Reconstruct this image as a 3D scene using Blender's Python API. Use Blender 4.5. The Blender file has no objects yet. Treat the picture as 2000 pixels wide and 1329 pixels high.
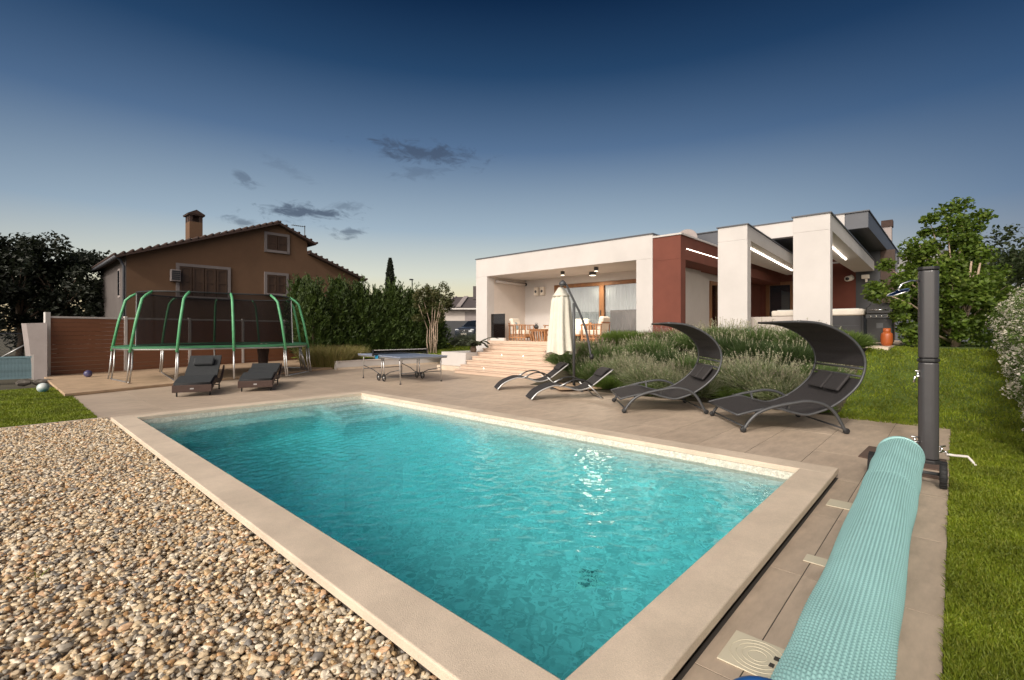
import bpy, bmesh, math, random
import numpy as np
from mathutils import Vector, Matrix
R = math.radians
S = bpy.context.scene
COL = S.collection
random.seed(7)
RNG = np.random.default_rng(11)

# ------------------------------------------------------------------ camera
CAM_H, YAW, F = 1.5, R(42.77), 933.0
cd = bpy.data.cameras.new('camera')
cam = bpy.data.objects.new('camera', cd)
COL.objects.link(cam)
cam.location = (0, 0, CAM_H)
cam.rotation_euler = (R(90), 0, YAW - R(90))
cd.sensor_width = 36
cd.lens = F / 2000 * 36
cd.shift_y = -0.00975
cd.clip_start = 0.05
cd.clip_end = 3000
S.camera = cam

# ------------------------------------------------------------------ sky and sun
SUN_AZ, SUN_EL = R(12), R(33)      # direction the light travels to, measured from +X, and height of the sun
sd = bpy.data.lights.new('sun', 'SUN')
sd.energy = 1.75
sd.angle = R(7)
sd.color = (1.0, 0.93, 0.84)
sun = bpy.data.objects.new('sun', sd)
COL.objects.link(sun)
tv = Vector((math.cos(SUN_AZ) * math.cos(SUN_EL), math.sin(SUN_AZ) * math.cos(SUN_EL), -math.sin(SUN_EL)))
sun.rotation_euler = tv.to_track_quat('-Z', 'Y').to_euler()
sun.location = (-20, -30, 30)

def lin(*c):
    return tuple(((v / 255) / 12.92 if v / 255 <= .04045 else ((v / 255 + .055) / 1.055) ** 2.4) for v in c)

W = bpy.data.worlds.new('World')
S.world = W
W.use_nodes = True
wn, wl = W.node_tree.nodes, W.node_tree.links
wn.clear()
def wmath(op, a, b=None, c=None, clamp=False):
    n = wn.new('ShaderNodeMath'); n.operation = op; n.use_clamp = clamp
    for i, v in enumerate((a, b, c)):
        if v is None: continue
        if isinstance(v, (int, float)): n.inputs[i].default_value = v
        else: wl.new(v, n.inputs[i])
    return n.outputs[0]
def wdot(sock, vec):
    n = wn.new('ShaderNodeVectorMath'); n.operation = 'DOT_PRODUCT'
    wl.new(sock, n.inputs[0]); n.inputs[1].default_value = vec
    return n.outputs['Value']
def wmix(fac, a, b):
    n = wn.new('ShaderNodeMix'); n.data_type = 'RGBA'
    for s, v in ((n.inputs[0], fac), (n.inputs[6], a), (n.inputs[7], b)):
        if isinstance(v, tuple): s.default_value = (*v, 1)
        elif isinstance(v, float): s.default_value = v
        else: wl.new(v, s)
    return n.outputs[2]
def wsmooth(v, lo, hi):
    n = wn.new('ShaderNodeMapRange'); n.interpolation_type = 'SMOOTHSTEP'
    wl.new(v, n.inputs[0]); n.inputs[1].default_value = lo; n.inputs[2].default_value = hi
    return n.outputs[0]
def wramp(v, stops):
    n = wn.new('ShaderNodeValToRGB'); e = n.color_ramp.elements
    while len(e) < len(stops): e.new(.5)
    for el, (p, c) in zip(e, stops): el.position = p; el.color = (*lin(*c), 1)
    wl.new(v, n.inputs[0]); return n.outputs[0]
tc = wn.new('ShaderNodeTexCoord')
nrm = wn.new('ShaderNodeVectorMath'); nrm.operation = 'NORMALIZE'
wl.new(tc.outputs['Generated'], nrm.inputs[0])
D = nrm.outputs[0]
sep = wn.new('ShaderNodeSeparateXYZ'); wl.new(D, sep.inputs[0])
el = wmath('ADD', sep.outputs[2], 0.0, clamp=True)
GLOW = YAW + math.atan2(160, 933)            # azimuth of the afterglow on the horizon
g = wsmooth(wdot(D, (math.cos(GLOW), math.sin(GLOW), 0)), .35, 1.0)
away = wramp(el, [(0, (132, 132, 138)), (.09, (118, 131, 150)), (.2, (83, 107, 138)), (.35, (46, 76, 112)), (.47, (23, 50, 84)), (.57, (11, 33, 62)), (1, (8, 22, 46))])
near = wramp(el, [(0, (236, 200, 142)), (.06, (224, 213, 174)), (.11, (206, 209, 196)), (.2, (152, 171, 186)), (.35, (84, 110, 142)), (.47, (38, 68, 102)), (.57, (15, 40, 71)), (1, (8, 22, 46))])
sky = wmix(g, away, near)
def cam_dir(px, py):
    a, b = (px - 1000) / F, -(py - 645) / F
    v = Vector((math.cos(YAW) + a * math.sin(YAW), math.sin(YAW) - a * math.cos(YAW), b))
    return v.normalized()
nz = wn.new('ShaderNodeTexNoise'); nz.inputs['Scale'].default_value = 30; nz.inputs['Detail'].default_value = 8; nz.inputs['Roughness'].default_value = .62; nz.inputs['Distortion'].default_value = .6
mp = wn.new('ShaderNodeMapping'); mp.inputs['Scale'].default_value = (1, 1, 2.4); mp.inputs['Rotation'].default_value = (0.5, 0.2, 0)
wl.new(D, mp.inputs[0]); wl.new(mp.outputs[0], nz.inputs['Vector'])
N0 = wmath('SUBTRACT', nz.outputs[0], .5)
total = None
for px, py, wa, wb, tilt, st in [(820, 298, 132, 26, .04, .9), (600, 416, 92, 20, -.05, 1.0), (668, 404, 50, 12, -.15, .5), (685, 455, 46, 12, -.1, .75), (480, 350, 26, 14, .5, .55),
                                 (820, 338, 78, 15, -.15, .35), (470, 432, 46, 12, .1, .7), (560, 330, 60, 14, .35, .2), (905, 305, 70, 9, .16, .6)]:
    c = cam_dir(px, py)
    t = Vector((0, 0, 1)).cross(c).normalized() * -1
    u = c.cross(t).normalized()
    if u.z < 0: u = -u
    t2 = t * math.cos(tilt) - u * math.sin(tilt); u2 = u * math.cos(tilt) + t * math.sin(tilt)
    k = 933 / 1.0
    ln = math.sqrt(((px - 1000) / F) ** 2 + ((py - 645) / F) ** 2 + 1)
    a = wmath('DIVIDE', wmath('SUBTRACT', wdot(D, tuple(t2)), t2.dot(c)), wa / k / ln)
    b = wmath('DIVIDE', wmath('SUBTRACT', wdot(D, tuple(u2)), u2.dot(c)), wb / k / ln)
    r2 = wmath('ADD', wmath('MULTIPLY', a, a), wmath('MULTIPLY', b, b))
    front = wmath('GREATER_THAN', wdot(D, tuple(c)), 0.5)
    m = wmath('SUBTRACT', 1.0, wmath('ADD', wmath('SQRT', r2), wmath('MULTIPLY', N0, -3.4)))
    m = wmath('MULTIPLY', wmath('MULTIPLY', wsmooth(m, 0.0, .95), st), front)
    total = m if total is None else wmath('MAXIMUM', total, m)
skyc = wmix(wmath('MULTIPLY', total, .8), sky, lin(62, 74, 94))
# warm sky glow added behind the camera as soft fill, centred on the sun
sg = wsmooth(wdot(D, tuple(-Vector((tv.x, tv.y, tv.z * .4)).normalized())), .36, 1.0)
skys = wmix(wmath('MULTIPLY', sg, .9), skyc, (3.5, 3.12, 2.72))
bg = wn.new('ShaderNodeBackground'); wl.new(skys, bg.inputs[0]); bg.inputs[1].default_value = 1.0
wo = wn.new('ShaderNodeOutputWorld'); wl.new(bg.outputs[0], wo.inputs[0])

S.view_settings.view_transform = 'Standard'
S.view_settings.look = 'None'
S.view_settings.exposure = 0.18
S.view_settings.gamma = 1.0
S.view_settings.use_curve_mapping = False
S.render.engine = 'CYCLES'
S.cycles.use_denoising = True
S.cycles.max_bounces = 8
S.cycles.transparent_max_bounces = 24
S.cycles.sample_clamp_indirect = 25

# ------------------------------------------------------------------ helpers
def gp(px, py, z=0.0):
    """ground point seen at a pixel of the 2000 px wide photograph"""
    a, b = (px - 1000) / F, -(py - 645) / F
    t = (z - CAM_H) / b
    return Vector(((math.cos(YAW) + a * math.sin(YAW)) * t, (math.sin(YAW) - a * math.cos(YAW)) * t, z))
def dp(px, d, z=0.0):
    """point at depth d below/above a pixel column"""
    a = (px - 1000) / F
    return Vector(((math.cos(YAW) + a * math.sin(YAW)) * d, (math.sin(YAW) - a * math.cos(YAW)) * d, z))
def hz(py, d):
    return CAM_H - (py - 645) / F * d

MATS = {}
def mat(name, col, rough=.6, var=0.0, vscale=6.0, bump=0.0, bscale=60.0, metal=0.0, col2=None, spec=.5, detail=5, island=None, trans=0.0, obj_rand=0.0, bdist=.01, emit=None, estr=0.0, stretch=None):
    m = bpy.data.materials.new(name); m.use_nodes = True
    n, l = m.node_tree.nodes, m.node_tree.links
    b = n['Principled BSDF']
    b.inputs['Base Color'].default_value = (*col, 1)
    b.inputs['Roughness'].default_value = rough
    b.inputs['Metallic'].default_value = metal
    b.inputs['Specular IOR Level'].default_value = spec
    tcn = n.new('ShaderNodeTexCoord')
    vec = tcn.outputs['Object']
    if stretch:
        mpn = n.new('ShaderNodeMapping'); mpn.inputs['Scale'].default_value = stretch
        l.new(vec, mpn.inputs[0]); vec = mpn.outputs[0]
    cur = None
    if var or col2:
        t = n.new('ShaderNodeTexNoise'); t.inputs['Scale'].default_value = vscale; t.inputs['Detail'].default_value = detail
        t.inputs['Roughness'].default_value = .65
        l.new(vec, t.inputs['Vector'])
        mr = n.new('ShaderNodeMapRange'); l.new(t.outputs[0], mr.inputs[0])
        mr.inputs[1].default_value = .32; mr.inputs[2].default_value = .68
        mx = n.new('ShaderNodeMix'); mx.data_type = 'RGBA'; l.new(mr.outputs[0], mx.inputs[0])
        if col2: ca, cb = col, col2
        else: ca, cb = tuple(c * (1 - var) for c in col), tuple(min(1, c * (1 + var)) for c in col)
        mx.inputs[6].default_value = (*ca, 1); mx.inputs[7].default_value = (*cb, 1)
        cur = mx.outputs[2]
    if island:
        g_ = n.new('ShaderNodeNewGeometry')
        rp = n.new('ShaderNodeValToRGB'); e = rp.color_ramp.elements
        while len(e) < len(island): e.new(.5)
        for i, (el_, c) in enumerate(zip(e, island)): el_.position = i / max(1, len(island) - 1); el_.color = (*c, 1)
        l.new(g_.outputs['Random Per Island'], rp.inputs[0]); cur = rp.outputs[0]
    if obj_rand:
        oi = n.new('ShaderNodeObjectInfo'); mr = n.new('ShaderNodeMapRange'); l.new(oi.outputs['Random'], mr.inputs[0])
        mr.inputs[3].default_value = 1 - obj_rand; mr.inputs[4].default_value = 1 + obj_rand
        hs = n.new('ShaderNodeHueSaturation'); l.new(mr.outputs[0], hs.inputs['Value'])
        if cur: l.new(cur, hs.inputs['Color'])
        else: hs.inputs['Color'].default_value = (*col, 1)
        cur = hs.outputs[0]
    if cur: l.new(cur, b.inputs['Base Color'])
    if bump:
        t = n.new('ShaderNodeTexNoise'); t.inputs['Scale'].default_value = bscale; t.inputs['Detail'].default_value = 6
        l.new(vec, t.inputs['Vector'])
        bp = n.new('ShaderNodeBump'); bp.inputs['Strength'].default_value = bump; bp.inputs['Distance'].default_value = bdist
        l.new(t.outputs[0], bp.inputs['Height']); l.new(bp.outputs[0], b.inputs['Normal'])
    if trans:
        tr = n.new('ShaderNodeBsdfTranslucent'); mxs = n.new('ShaderNodeMixShader'); mxs.inputs[0].default_value = trans
        if cur: l.new(cur, tr.inputs[0])
        else: tr.inputs[0].default_value = (*col, 1)
        l.new(b.outputs[0], mxs.inputs[1]); l.new(tr.outputs[0], mxs.inputs[2]); l.new(mxs.outputs[0], n['Material Output'].inputs[0])
    if emit:
        b.inputs['Emission Color'].default_value = (*emit, 1); b.inputs['Emission Strength'].default_value = estr
    MATS[name] = m
    return m

WT = {}
def tag(o, label=None, cat=None, group=None, kind=None):
    if label: o['label'] = label
    if cat: o['category'] = cat
    if group: o['group'] = group
    if kind: o['kind'] = kind
    return o
def thing(name, label, cat, loc=(0, 0, 0), rz=0.0, group=None):
    o = bpy.data.objects.new(name, None); COL.objects.link(o)
    o.location = loc; o.rotation_euler = (0, 0, rz); o.empty_display_size = .2
    WT[o] = Matrix.Translation(loc) @ Matrix.Rotation(rz, 4, 'Z')
    return tag(o, label, cat, group)
def link(name, me, m, parent=None):
    o = bpy.data.objects.new(name, me); COL.objects.link(o)
    if parent is not None:
        o.parent = parent; WT[o] = WT.get(parent, Matrix())
    if m and not me.materials: me.materials.append(m)
    return o
def copy_tree(o, parent=None):
    c = o.copy(); COL.objects.link(c); c.parent = parent
    for ch in list(o.children): copy_tree(ch, c)
    return c

class MB:
    """collects shapes and links them as one mesh"""
    def __init__(s): s.v, s.f, s.sm = [], [], []
    def add(s, vs, fs, smooth=False):
        k = len(s.v); s.v += [tuple(v) for v in vs]
        for f in fs: s.f.append(tuple(i + k for i in f)); s.sm.append(smooth)
        return s
    def box(s, x0, x1, y0, y1, z0, z1):
        vs = [(x0, y0, z0), (x1, y0, z0), (x1, y1, z0), (x0, y1, z0), (x0, y0, z1), (x1, y0, z1), (x1, y1, z1), (x0, y1, z1)]
        return s.add(vs, [(0, 3, 2, 1), (4, 5, 6, 7), (0, 1, 5, 4), (1, 2, 6, 5), (2, 3, 7, 6), (3, 0, 4, 7)])
    def bar(s, a, b, w, h, up=(0, 0, 1)):
        a, b = Vector(a), Vector(b); d = (b - a).normalized(); up = Vector(up)
        x = d.cross(up)
        if x.length < 1e-4: x = d.cross(Vector((0, 1, 0)))
        x.normalize(); y = x.cross(d).normalized(); vs = []
        for p in (a, b):
            for i, j in ((-1, -1), (1, -1), (1, 1), (-1, 1)): vs.append(p + x * (i * w / 2) + y * (j * h / 2))
        return s.add(vs, [(0, 1, 2, 3), (7, 6, 5, 4), (0, 4, 5, 1), (1, 5, 6, 2), (2, 6, 7, 3), (3, 7, 4, 0)])
    def tube(s, pts, r, n=8, closed=False, caps=True):
        pts = [Vector(p) for p in pts]; m = len(pts); rs = r if isinstance(r, (list, tuple)) else [r] * m
        vs, fs = [], []; prev = None
        for i, p in enumerate(pts):
            if closed: d = pts[(i + 1) % m] - pts[i - 1]
            else: d = pts[min(i + 1, m - 1)] - pts[max(i - 1, 0)]
            d = d.normalized() if d.length > 1e-9 else Vector((0, 0, 1))
            if prev is None:
                x = d.cross(Vector((0, 0, 1)))
                if x.length < .05: x = d.cross(Vector((0, 1, 0)))
            else: x = prev - d * prev.dot(d)
            x.normalize(); prev = x; y = d.cross(x)
            for k in range(n):
                a = 2 * math.pi * k / n; vs.append(p + (x * math.cos(a) + y * math.sin(a)) * rs[i])
        for i in range(m if closed else m - 1):
            j = (i + 1) % m
            for k in range(n): fs.append((i * n + k, i * n + (k + 1) % n, j * n + (k + 1) % n, j * n + k))
        if caps and not closed: fs += [tuple(range(n - 1, -1, -1)), tuple((m - 1) * n + k for k in range(n))]
        return s.add(vs, fs, True)
    def lathe(s, prof, n=20, c=(0, 0, 0), ax=None):
        vs, fs = [], []; M = Matrix() if ax is None else Vector(ax).to_track_quat('Z', 'Y').to_matrix().to_4x4()
        for (r, z) in prof:
            for k in range(n):
                a = 2 * math.pi * k / n; vs.append(M @ Vector((r * math.cos(a), r * math.sin(a), z)) + Vector(c))
        for i in range(len(prof) - 1):
            for k in range(n): fs.append((i * n + k, i * n + (k + 1) % n, (i + 1) * n + (k + 1) % n, (i + 1) * n + k))
        fs += [tuple(range(n - 1, -1, -1)), tuple((len(prof) - 1) * n + k for k in range(n))]
        return s.add(vs, fs, True)
    def prism(s, poly, vec):
        n = len(poly); v = Vector(vec); vs = [Vector(p) for p in poly] + [Vector(p) + v for p in poly]
        fs = [tuple(range(n - 1, -1, -1)), tuple(range(n, 2 * n))] + [(i, (i + 1) % n, n + (i + 1) % n, n + i) for i in range(n)]
        return s.add(vs, fs)
    def grid(s, P):
        a, b = len(P), len(P[0]); vs = [p for r_ in P for p in r_]
        fs = [(i * b + j, i * b + j + 1, (i + 1) * b + j + 1, (i + 1) * b + j) for i in range(a - 1) for j in range(b - 1)]
        return s.add(vs, fs, True)
    def sheet(s, P, t=.01):
        """a grid given a real thickness"""
        a, b = len(P), len(P[0]); Q = []
        for i in range(a):
            row = []
            for j in range(b):
                du = Vector(P[min(i + 1, a - 1)][j]) - Vector(P[max(i - 1, 0)][j]); dv = Vector(P[i][min(j + 1, b - 1)]) - Vector(P[i][max(j - 1, 0)])
                nn = du.cross(dv)
                row.append(Vector(P[i][j]) + (nn.normalized() if nn.length > 1e-9 else Vector((0, 0, 1))) * t)
            Q.append(row)
        s.grid(P); k = len(s.v); s.grid([list(reversed(r_)) for r_ in Q])
        edge = [(0, j) for j in range(b)] + [(i, b - 1) for i in range(1, a)] + [(a - 1, j) for j in range(b - 2, -1, -1)] + [(i, 0) for i in range(a - 2, 0, -1)]
        lo = [Vector(P[i][j]) for i, j in edge]; hi = [Vector(Q[i][j]) for i, j in edge]; n = len(edge)
        return s.add(lo + hi, [(i, (i + 1) % n, n + (i + 1) % n, n + i) for i in range(n)], True)
    def mesh(s, name, M=None):
        me = bpy.data.meshes.new(name)
        vs = s.v if M is None else [M @ Vector(v) for v in s.v]
        me.from_pydata([tuple(v) for v in vs], [], s.f)
        me.polygons.foreach_set('use_smooth', s.sm)
        bm = bmesh.new(); bm.from_mesh(me); bmesh.ops.recalc_face_normals(bm, faces=bm.faces); bm.to_mesh(me); bm.free()
        return me
    def build(s, name, m, parent=None, world=False, bevel=0.0, seg=2):
        M = WT[parent].inverted() if (world and parent is not None and parent in WT) else None
        o = link(name, s.mesh(name, M), m, parent)
        if bevel:
            md = o.modifiers.new('bevel', 'BEVEL'); md.width = bevel; md.segments = seg; md.limit_method = 'ANGLE'; md.angle_limit = R(40)
        return o

def np_mesh(name, V, faces, smooth=False):
    """V (n,3); faces (m,k) array with constant k"""
    me = bpy.data.meshes.new(name); m, k = faces.shape
    me.vertices.add(len(V)); me.vertices.foreach_set('co', np.asarray(V, np.float32).ravel())
    me.loops.add(m * k); me.loops.foreach_set('vertex_index', faces.astype(np.int32).ravel())
    me.polygons.add(m); me.polygons.foreach_set('loop_start', np.arange(0, m * k, k, dtype=np.int32))
    me.polygons.foreach_set('use_smooth', np.full(m, smooth))
    me.update(calc_edges=True)
    return me
def unit(a): return a / np.maximum(np.linalg.norm(a, axis=1, keepdims=True), 1e-9)
def leaves(P, size, aspect=.55, up=.35, rng=RNG, dirs=None, fold=.25, outward=None):
    """one folded leaf (two triangles sharing the midrib, four vertices) at every point"""
    n = len(P); sz = size * rng.uniform(.6, 1.35, (n, 1))
    d = unit(rng.normal(size=(n, 3)) * (1, 1, .7)) if dirs is None else unit(dirs + rng.normal(size=(n, 3)) * .35)
    nn = rng.normal(size=(n, 3)); nn[:, 2] += up * 3
    if outward is not None: nn += outward * 1.6
    s = unit(np.cross(d, nn)); nn = unit(np.cross(s, d))
    V = np.empty((n, 4, 3)); V[:, 0] = P - d * sz * .5; V[:, 2] = P + d * sz * .5
    V[:, 1] = P + s * sz * aspect * .5 + nn * sz * fold * .3 - d * sz * .08; V[:, 3] = P - s * sz * aspect * .5 + nn * sz * fold * .3 - d * sz * .08
    i = np.arange(n)[:, None] * 4
    Fc = np.concatenate([i + [0, 1, 2], i + [0, 2, 3]], 1).reshape(-1, 3)
    return V.reshape(-1, 3), Fc
def blades(P, d, L, w, curve=.3, rng=RNG):
    """grass or stem blades: a bent strip of three triangles from P along d"""
    n = len(P); d = unit(d); L = np.reshape(L, (n, 1)); w = np.reshape(w, (n, 1)) if np.ndim(w) else w
    s = unit(np.cross(d, rng.normal(size=(n, 3))))
    side = unit(np.cross(d, s)) * curve
    V = np.empty((n, 5, 3)); V[:, 0] = P - s * w * .5; V[:, 1] = P + s * w * .5
    mid = P + d * L * .55 + side * L * .15
    V[:, 2] = mid - s * w * .4; V[:, 3] = mid + s * w * .4; V[:, 4] = P + d * L + side * L * .5 - np.array((0, 0, 1)) * L * curve * .3
    i = np.arange(n)[:, None] * 5
    Fc = np.concatenate([i + [0, 1, 3], i + [0, 3, 2], i + [2, 3, 4]], 1).reshape(-1, 3)
    return V.reshape(-1, 3), Fc
def merge(parts):
    V, Fc, k = [], [], 0
    for v, f in parts: V.append(v); Fc.append(f + k); k += len(v)
    return np.concatenate(V), np.concatenate(Fc)
def smooth01(x): x = np.clip(x, 0, 1); return x * x * (3 - 2 * x)

# ------------------------------------------------------------------ materials
M_STONE = mat('limestone', (.64, .53, .415), .75, .13, 2.2, .5, 160, bdist=.004)
M_TILE = mat('porcelain', (.49, .39, .30), .5, .16, 3.2, .15, 220, obj_rand=.07, bdist=.002, stretch=(1, 3, 1))
M_GROUT = mat('grout', (.05, .042, .036), .9)
M_PAD = mat('concrete_pad', (.44, .31, .20), .85, .18, 2.2, .4, 60)
M_WHITE = mat('white_render', (.55, .52, .50), .85, .06, .9, .25, 180, bdist=.003)
M_CREAM = mat('cream_render', (.60, .535, .485), .85, .05, 1.5, .25, 180, bdist=.003)
M_RED = mat('red_render', (.15, .046, .030), .9, .10, 1.6, .3, 180, bdist=.003)
M_DARK = mat('dark_cladding', (.045, .047, .052), .55, .1, 2)
M_ROOFDARK = mat('dark_roof_metal', (.085, .09, .105), .5, .1, 2)
M_MARBLE = mat('marble_step', (.60, .46, .36), .4, .10, 4.0, .1, 40, stretch=(4, .6, 4))
M_WOOD = mat('oak_frame', (.23, .105, .04), .5, .2, 8, .2, 60, stretch=(1, 1, .15))
M_TEAK = mat('acacia_wood', (.33, .155, .065), .55, .25, 9, .2, 50)
M_METAL = mat('galvanised', (.55, .55, .55), .35, .1, 10, metal=.9)
M_ALU = mat('white_aluminium', (.62, .58, .55), .4, .05, 5)
M_GREY = mat('grey_frame', (.075, .078, .083), .4, .08, 10, metal=.3)
M_SILVER = mat('silver_frame', (.46, .46, .46), .32, .05, 10, metal=.7)
M_BLACK = mat('black_plastic', (.018, .018, .019), .5)
M_SLING = mat('charcoal_sling', (.030, .027, .028), .75, .15, 30, .6, 400, bdist=.003)
M_RATTAN = mat('brown_rattan', (.060, .032, .024), .6, .35, 60, .8, 140, stretch=(1, 1, 4))
M_CUSH = mat('charcoal_cushion', (.028, .031, .034), .85, .15, 14, .4, 60)
M_CREAMCLOTH = mat('cream_cloth', (.82, .79, .69), .85, .06, 6, .3, 40, trans=.25)
M_WHITECLOTH = mat('white_cushion', (.72, .66, .58), .9, .05, 8, .3, 30)
M_BLUECLOTH = mat('blue_cushion', (.27, .34, .38), .9, .08, 12, .3, 60)
M_CURTAIN = mat('curtain_voile', (.78, .80, .80), .9, trans=.3)
M_GREEN = mat('green_pad', (.10, .36, .17), .45, .18, 6, .2, 30)
M_RIM = mat('rim_pad', (.05, .19, .09), .5, .25, 3, .2, 30)
M_BROWNBOARD = mat('composite_board', (.235, .098, .050), .6, .07, 5, .25, 60, stretch=(.15, 1, 3), obj_rand=.025)
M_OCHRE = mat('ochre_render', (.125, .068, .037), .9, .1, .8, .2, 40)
M_ROOFTILE = mat('clay_tile', (.05, .028, .022), .85, .25, 6, .4, 20)
M_SHUTTER = mat('brown_shutter', (.050, .026, .014), .6, .15, 6)
M_SURROUND = mat('window_surround', (.17, .145, .14), .8, .08, 3)
M_FRAMEGREY = mat('stone_surround', (.30, .26, .25), .8, .08, 3)
M_SLATE = mat('grey_tile', (.085, .070, .070), .8, .2, 8, .3, 20)
M_BARK = mat('bark', (.12, .085, .06), .9, .3, 12, .6, 40)
M_PALEBARK = mat('pale_bark', (.36, .27, .20), .8, .25, 10, .4, 30)
M_SOIL = mat('soil', (.055, .045, .025), .95, .3, 6, .6, 40)
M_LAWN = mat('lawn_soil', (.075, .115, .012), .95, .4, 1.6, .6, 90, detail=9)
M_GROUND = mat('dry_ground', (.075, .065, .04), .95, .3, .3, .4, 6)
M_RUBBER = mat('tyre_rubber', (.012, .012, .013), .7)
M_POLE = mat('anthracite_shower', (.055, .053, .056), .27, .05, 6)
M_CHROME = mat('chrome', (.75, .75, .76), .12, metal=1.0)
M_LID = mat('ivory_plastic', (.66, .60, .46), .4, .04, 4)
M_MAT = mat('brown_mat', (.11, .072, .055), .85, .2, 90, .6, 300, bdist=.003)
M_ORANGE = mat('orange_paint', (.36, .082, .018), .4, .08, 4)
M_BLUEPL = mat('blue_plastic', (.012, .065, .22), .35)
M_LED = mat('led_strip', (1, .9, .72), .5, emit=(1.0, .89, .74), estr=12.0)
M_LED2 = mat('led_strip_dim', (1, .9, .72), .5, emit=(1.0, .89, .74), estr=5.0)
M_LAMPGLOW = mat('lamp_diffuser', (1, .95, .85), .5, emit=(1.0, .88, .68), estr=2.6)
M_GRASS = mat('grass_blade', (.06, .1, .02), .6, island=[(.145, .205, .010), (.22, .285, .014), (.18, .235, .012), (.30, .32, .035)], trans=.35)

n, l = M_GRASS.node_tree.nodes, M_GRASS.node_tree.links          # mown grass is never one green: broad patches
tc_ = n.new('ShaderNodeTexCoord'); t_ = n.new('ShaderNodeTexNoise'); t_.inputs['Scale'].default_value = 1.7; t_.inputs['Detail'].default_value = 5; l.new(tc_.outputs['Object'], t_.inputs['Vector'])
mr = n.new('ShaderNodeMapRange'); l.new(t_.outputs[0], mr.inputs[0]); mr.inputs[1].default_value = .33; mr.inputs[2].default_value = .67; mr.inputs[3].default_value = .58; mr.inputs[4].default_value = 1.22
hs = n.new('ShaderNodeHueSaturation'); src = n['Principled BSDF'].inputs['Base Color'].links[0].from_socket; l.new(src, hs.inputs['Color']); l.new(mr.outputs[0], hs.inputs['Value'])
l.new(hs.outputs[0], n['Principled BSDF'].inputs['Base Color'])
for q in n:
    if q.type == 'BSDF_TRANSLUCENT': l.new(hs.outputs[0], q.inputs[0])

def glass_mat(name, tint, refl=.10, rough=.02, opac=0.0, base=(.02, .02, .02)):
    """thin pane: see-through with a fresnel reflection"""
    m = bpy.data.materials.new(name); m.use_nodes = True
    n, l = m.node_tree.nodes, m.node_tree.links; n.clear()
    t = n.new('ShaderNodeBsdfTransparent'); t.inputs[0].default_value = (*tint, 1)
    gl = n.new('ShaderNodeBsdfGlossy'); gl.inputs['Roughness'].default_value = rough
    df = n.new('ShaderNodeBsdfDiffuse'); df.inputs[0].default_value = (*base, 1)
    m0 = n.new('ShaderNodeMixShader'); m0.inputs[0].default_value = opac
    l.new(t.outputs[0], m0.inputs[1]); l.new(df.outputs[0], m0.inputs[2])
    fr = n.new('ShaderNodeFresnel'); fr.inputs[0].default_value = 1.5
    ad = n.new('ShaderNodeMath'); ad.operation = 'ADD'; ad.use_clamp = True; l.new(fr.outputs[0], ad.inputs[0]); ad.inputs[1].default_value = refl
    m1 = n.new('ShaderNodeMixShader'); l.new(ad.outputs[0], m1.inputs[0]); l.new(m0.outputs[0], m1.inputs[1]); l.new(gl.outputs[0], m1.inputs[2])
    o = n.new('ShaderNodeOutputMaterial'); l.new(m1.outputs[0], o.inputs[0]); return m
M_GLASS = glass_mat('window_glass', (.92, .94, .95), .06)
M_SMOKED = glass_mat('smoked_glass', (.58, .54, .52), .03, .03, .10, (.05, .042, .04))
M_DARKGLASS = glass_mat('dark_glass', (.10, .12, .15), .10, .03, .5, (.02, .026, .035))
M_NET = glass_mat('black_netting', (1, 1, 1), 0.0, .9, .60, (.012, .011, .012))
for nd in M_NET.node_tree.nodes:
    if nd.type == 'FRESNEL': nd.inputs[0].default_value = 1.01
M_MOSAIC = mat('sand_mosaic', (.66, .62, .53), .45, .16, 90, .2, 300, detail=2, bdist=.002)
M_BASIN = mat('pool_lining', (.86, .90, .90), .5, .1, 3, .2, 60, detail=3)
def chips(m, scale, lo, hi):
    n, l = m.node_tree.nodes, m.node_tree.links; b = n['Principled BSDF']; src = b.inputs['Base Color'].links[0].from_socket
    tc_ = n.new('ShaderNodeTexCoord'); v = n.new('ShaderNodeTexVoronoi'); v.inputs['Scale'].default_value = scale; l.new(tc_.outputs['Object'], v.inputs['Vector'])
    sp_ = n.new('ShaderNodeSeparateColor'); l.new(v.outputs['Color'], sp_.inputs[0]); mr = n.new('ShaderNodeMapRange'); l.new(sp_.outputs[0], mr.inputs[0]); mr.inputs[3].default_value = lo; mr.inputs[4].default_value = hi
    hs = n.new('ShaderNodeHueSaturation'); l.new(src, hs.inputs['Color']); l.new(mr.outputs[0], hs.inputs['Value']); l.new(hs.outputs[0], b.inputs['Base Color'])
chips(M_BASIN, 26, .68, 1.2); chips(M_STONE, 240, .90, 1.06); chips(M_MOSAIC, 45, .78, 1.12)  # speckle; basin chips set stronger to imitate light rippling through the water

# ------------------------------------------------------------------ ground, terrain
PX0, PX1, PY0, PY1, CZ, WZ = 1.545, 5.52, 1.15, 9.66, .10, -.03     # pool opening, coping top, water level
CO = .29                                                             # coping width
def zr(x, y):
    x = np.asarray(x, float); y = np.asarray(y, float)
    x1 = 16.0 - 2.8 * smooth01((y - .3) / 2.2)
    return 1.06 * smooth01((x - 9.85) / (x1 - 9.85))
def zl(x, y):
    """lawn behind the white wall, climbing to the driveway"""
    x = np.asarray(x, float); y = np.asarray(y, float)
    d = x * math.cos(YAW) + y * math.sin(YAW)
    return .28 + .34 * smooth01((d - 24) / 7.0)
b = MB(); hx0, hx1, hy0, hy1 = PX0 - .2, PX1 + .2, PY0 - .2, PY1 + .2; B = 900
for x0, x1, y0, y1 in ((-B, hx0, -B, B), (hx1, B, -B, B), (hx0, hx1, -B, hy0), (hx0, hx1, hy1, B)):
    b.add([(x0, y0, -.12), (x1, y0, -.12), (x1, y1, -.12), (x0, y1, -.12)], [(0, 1, 2, 3)])
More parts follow.
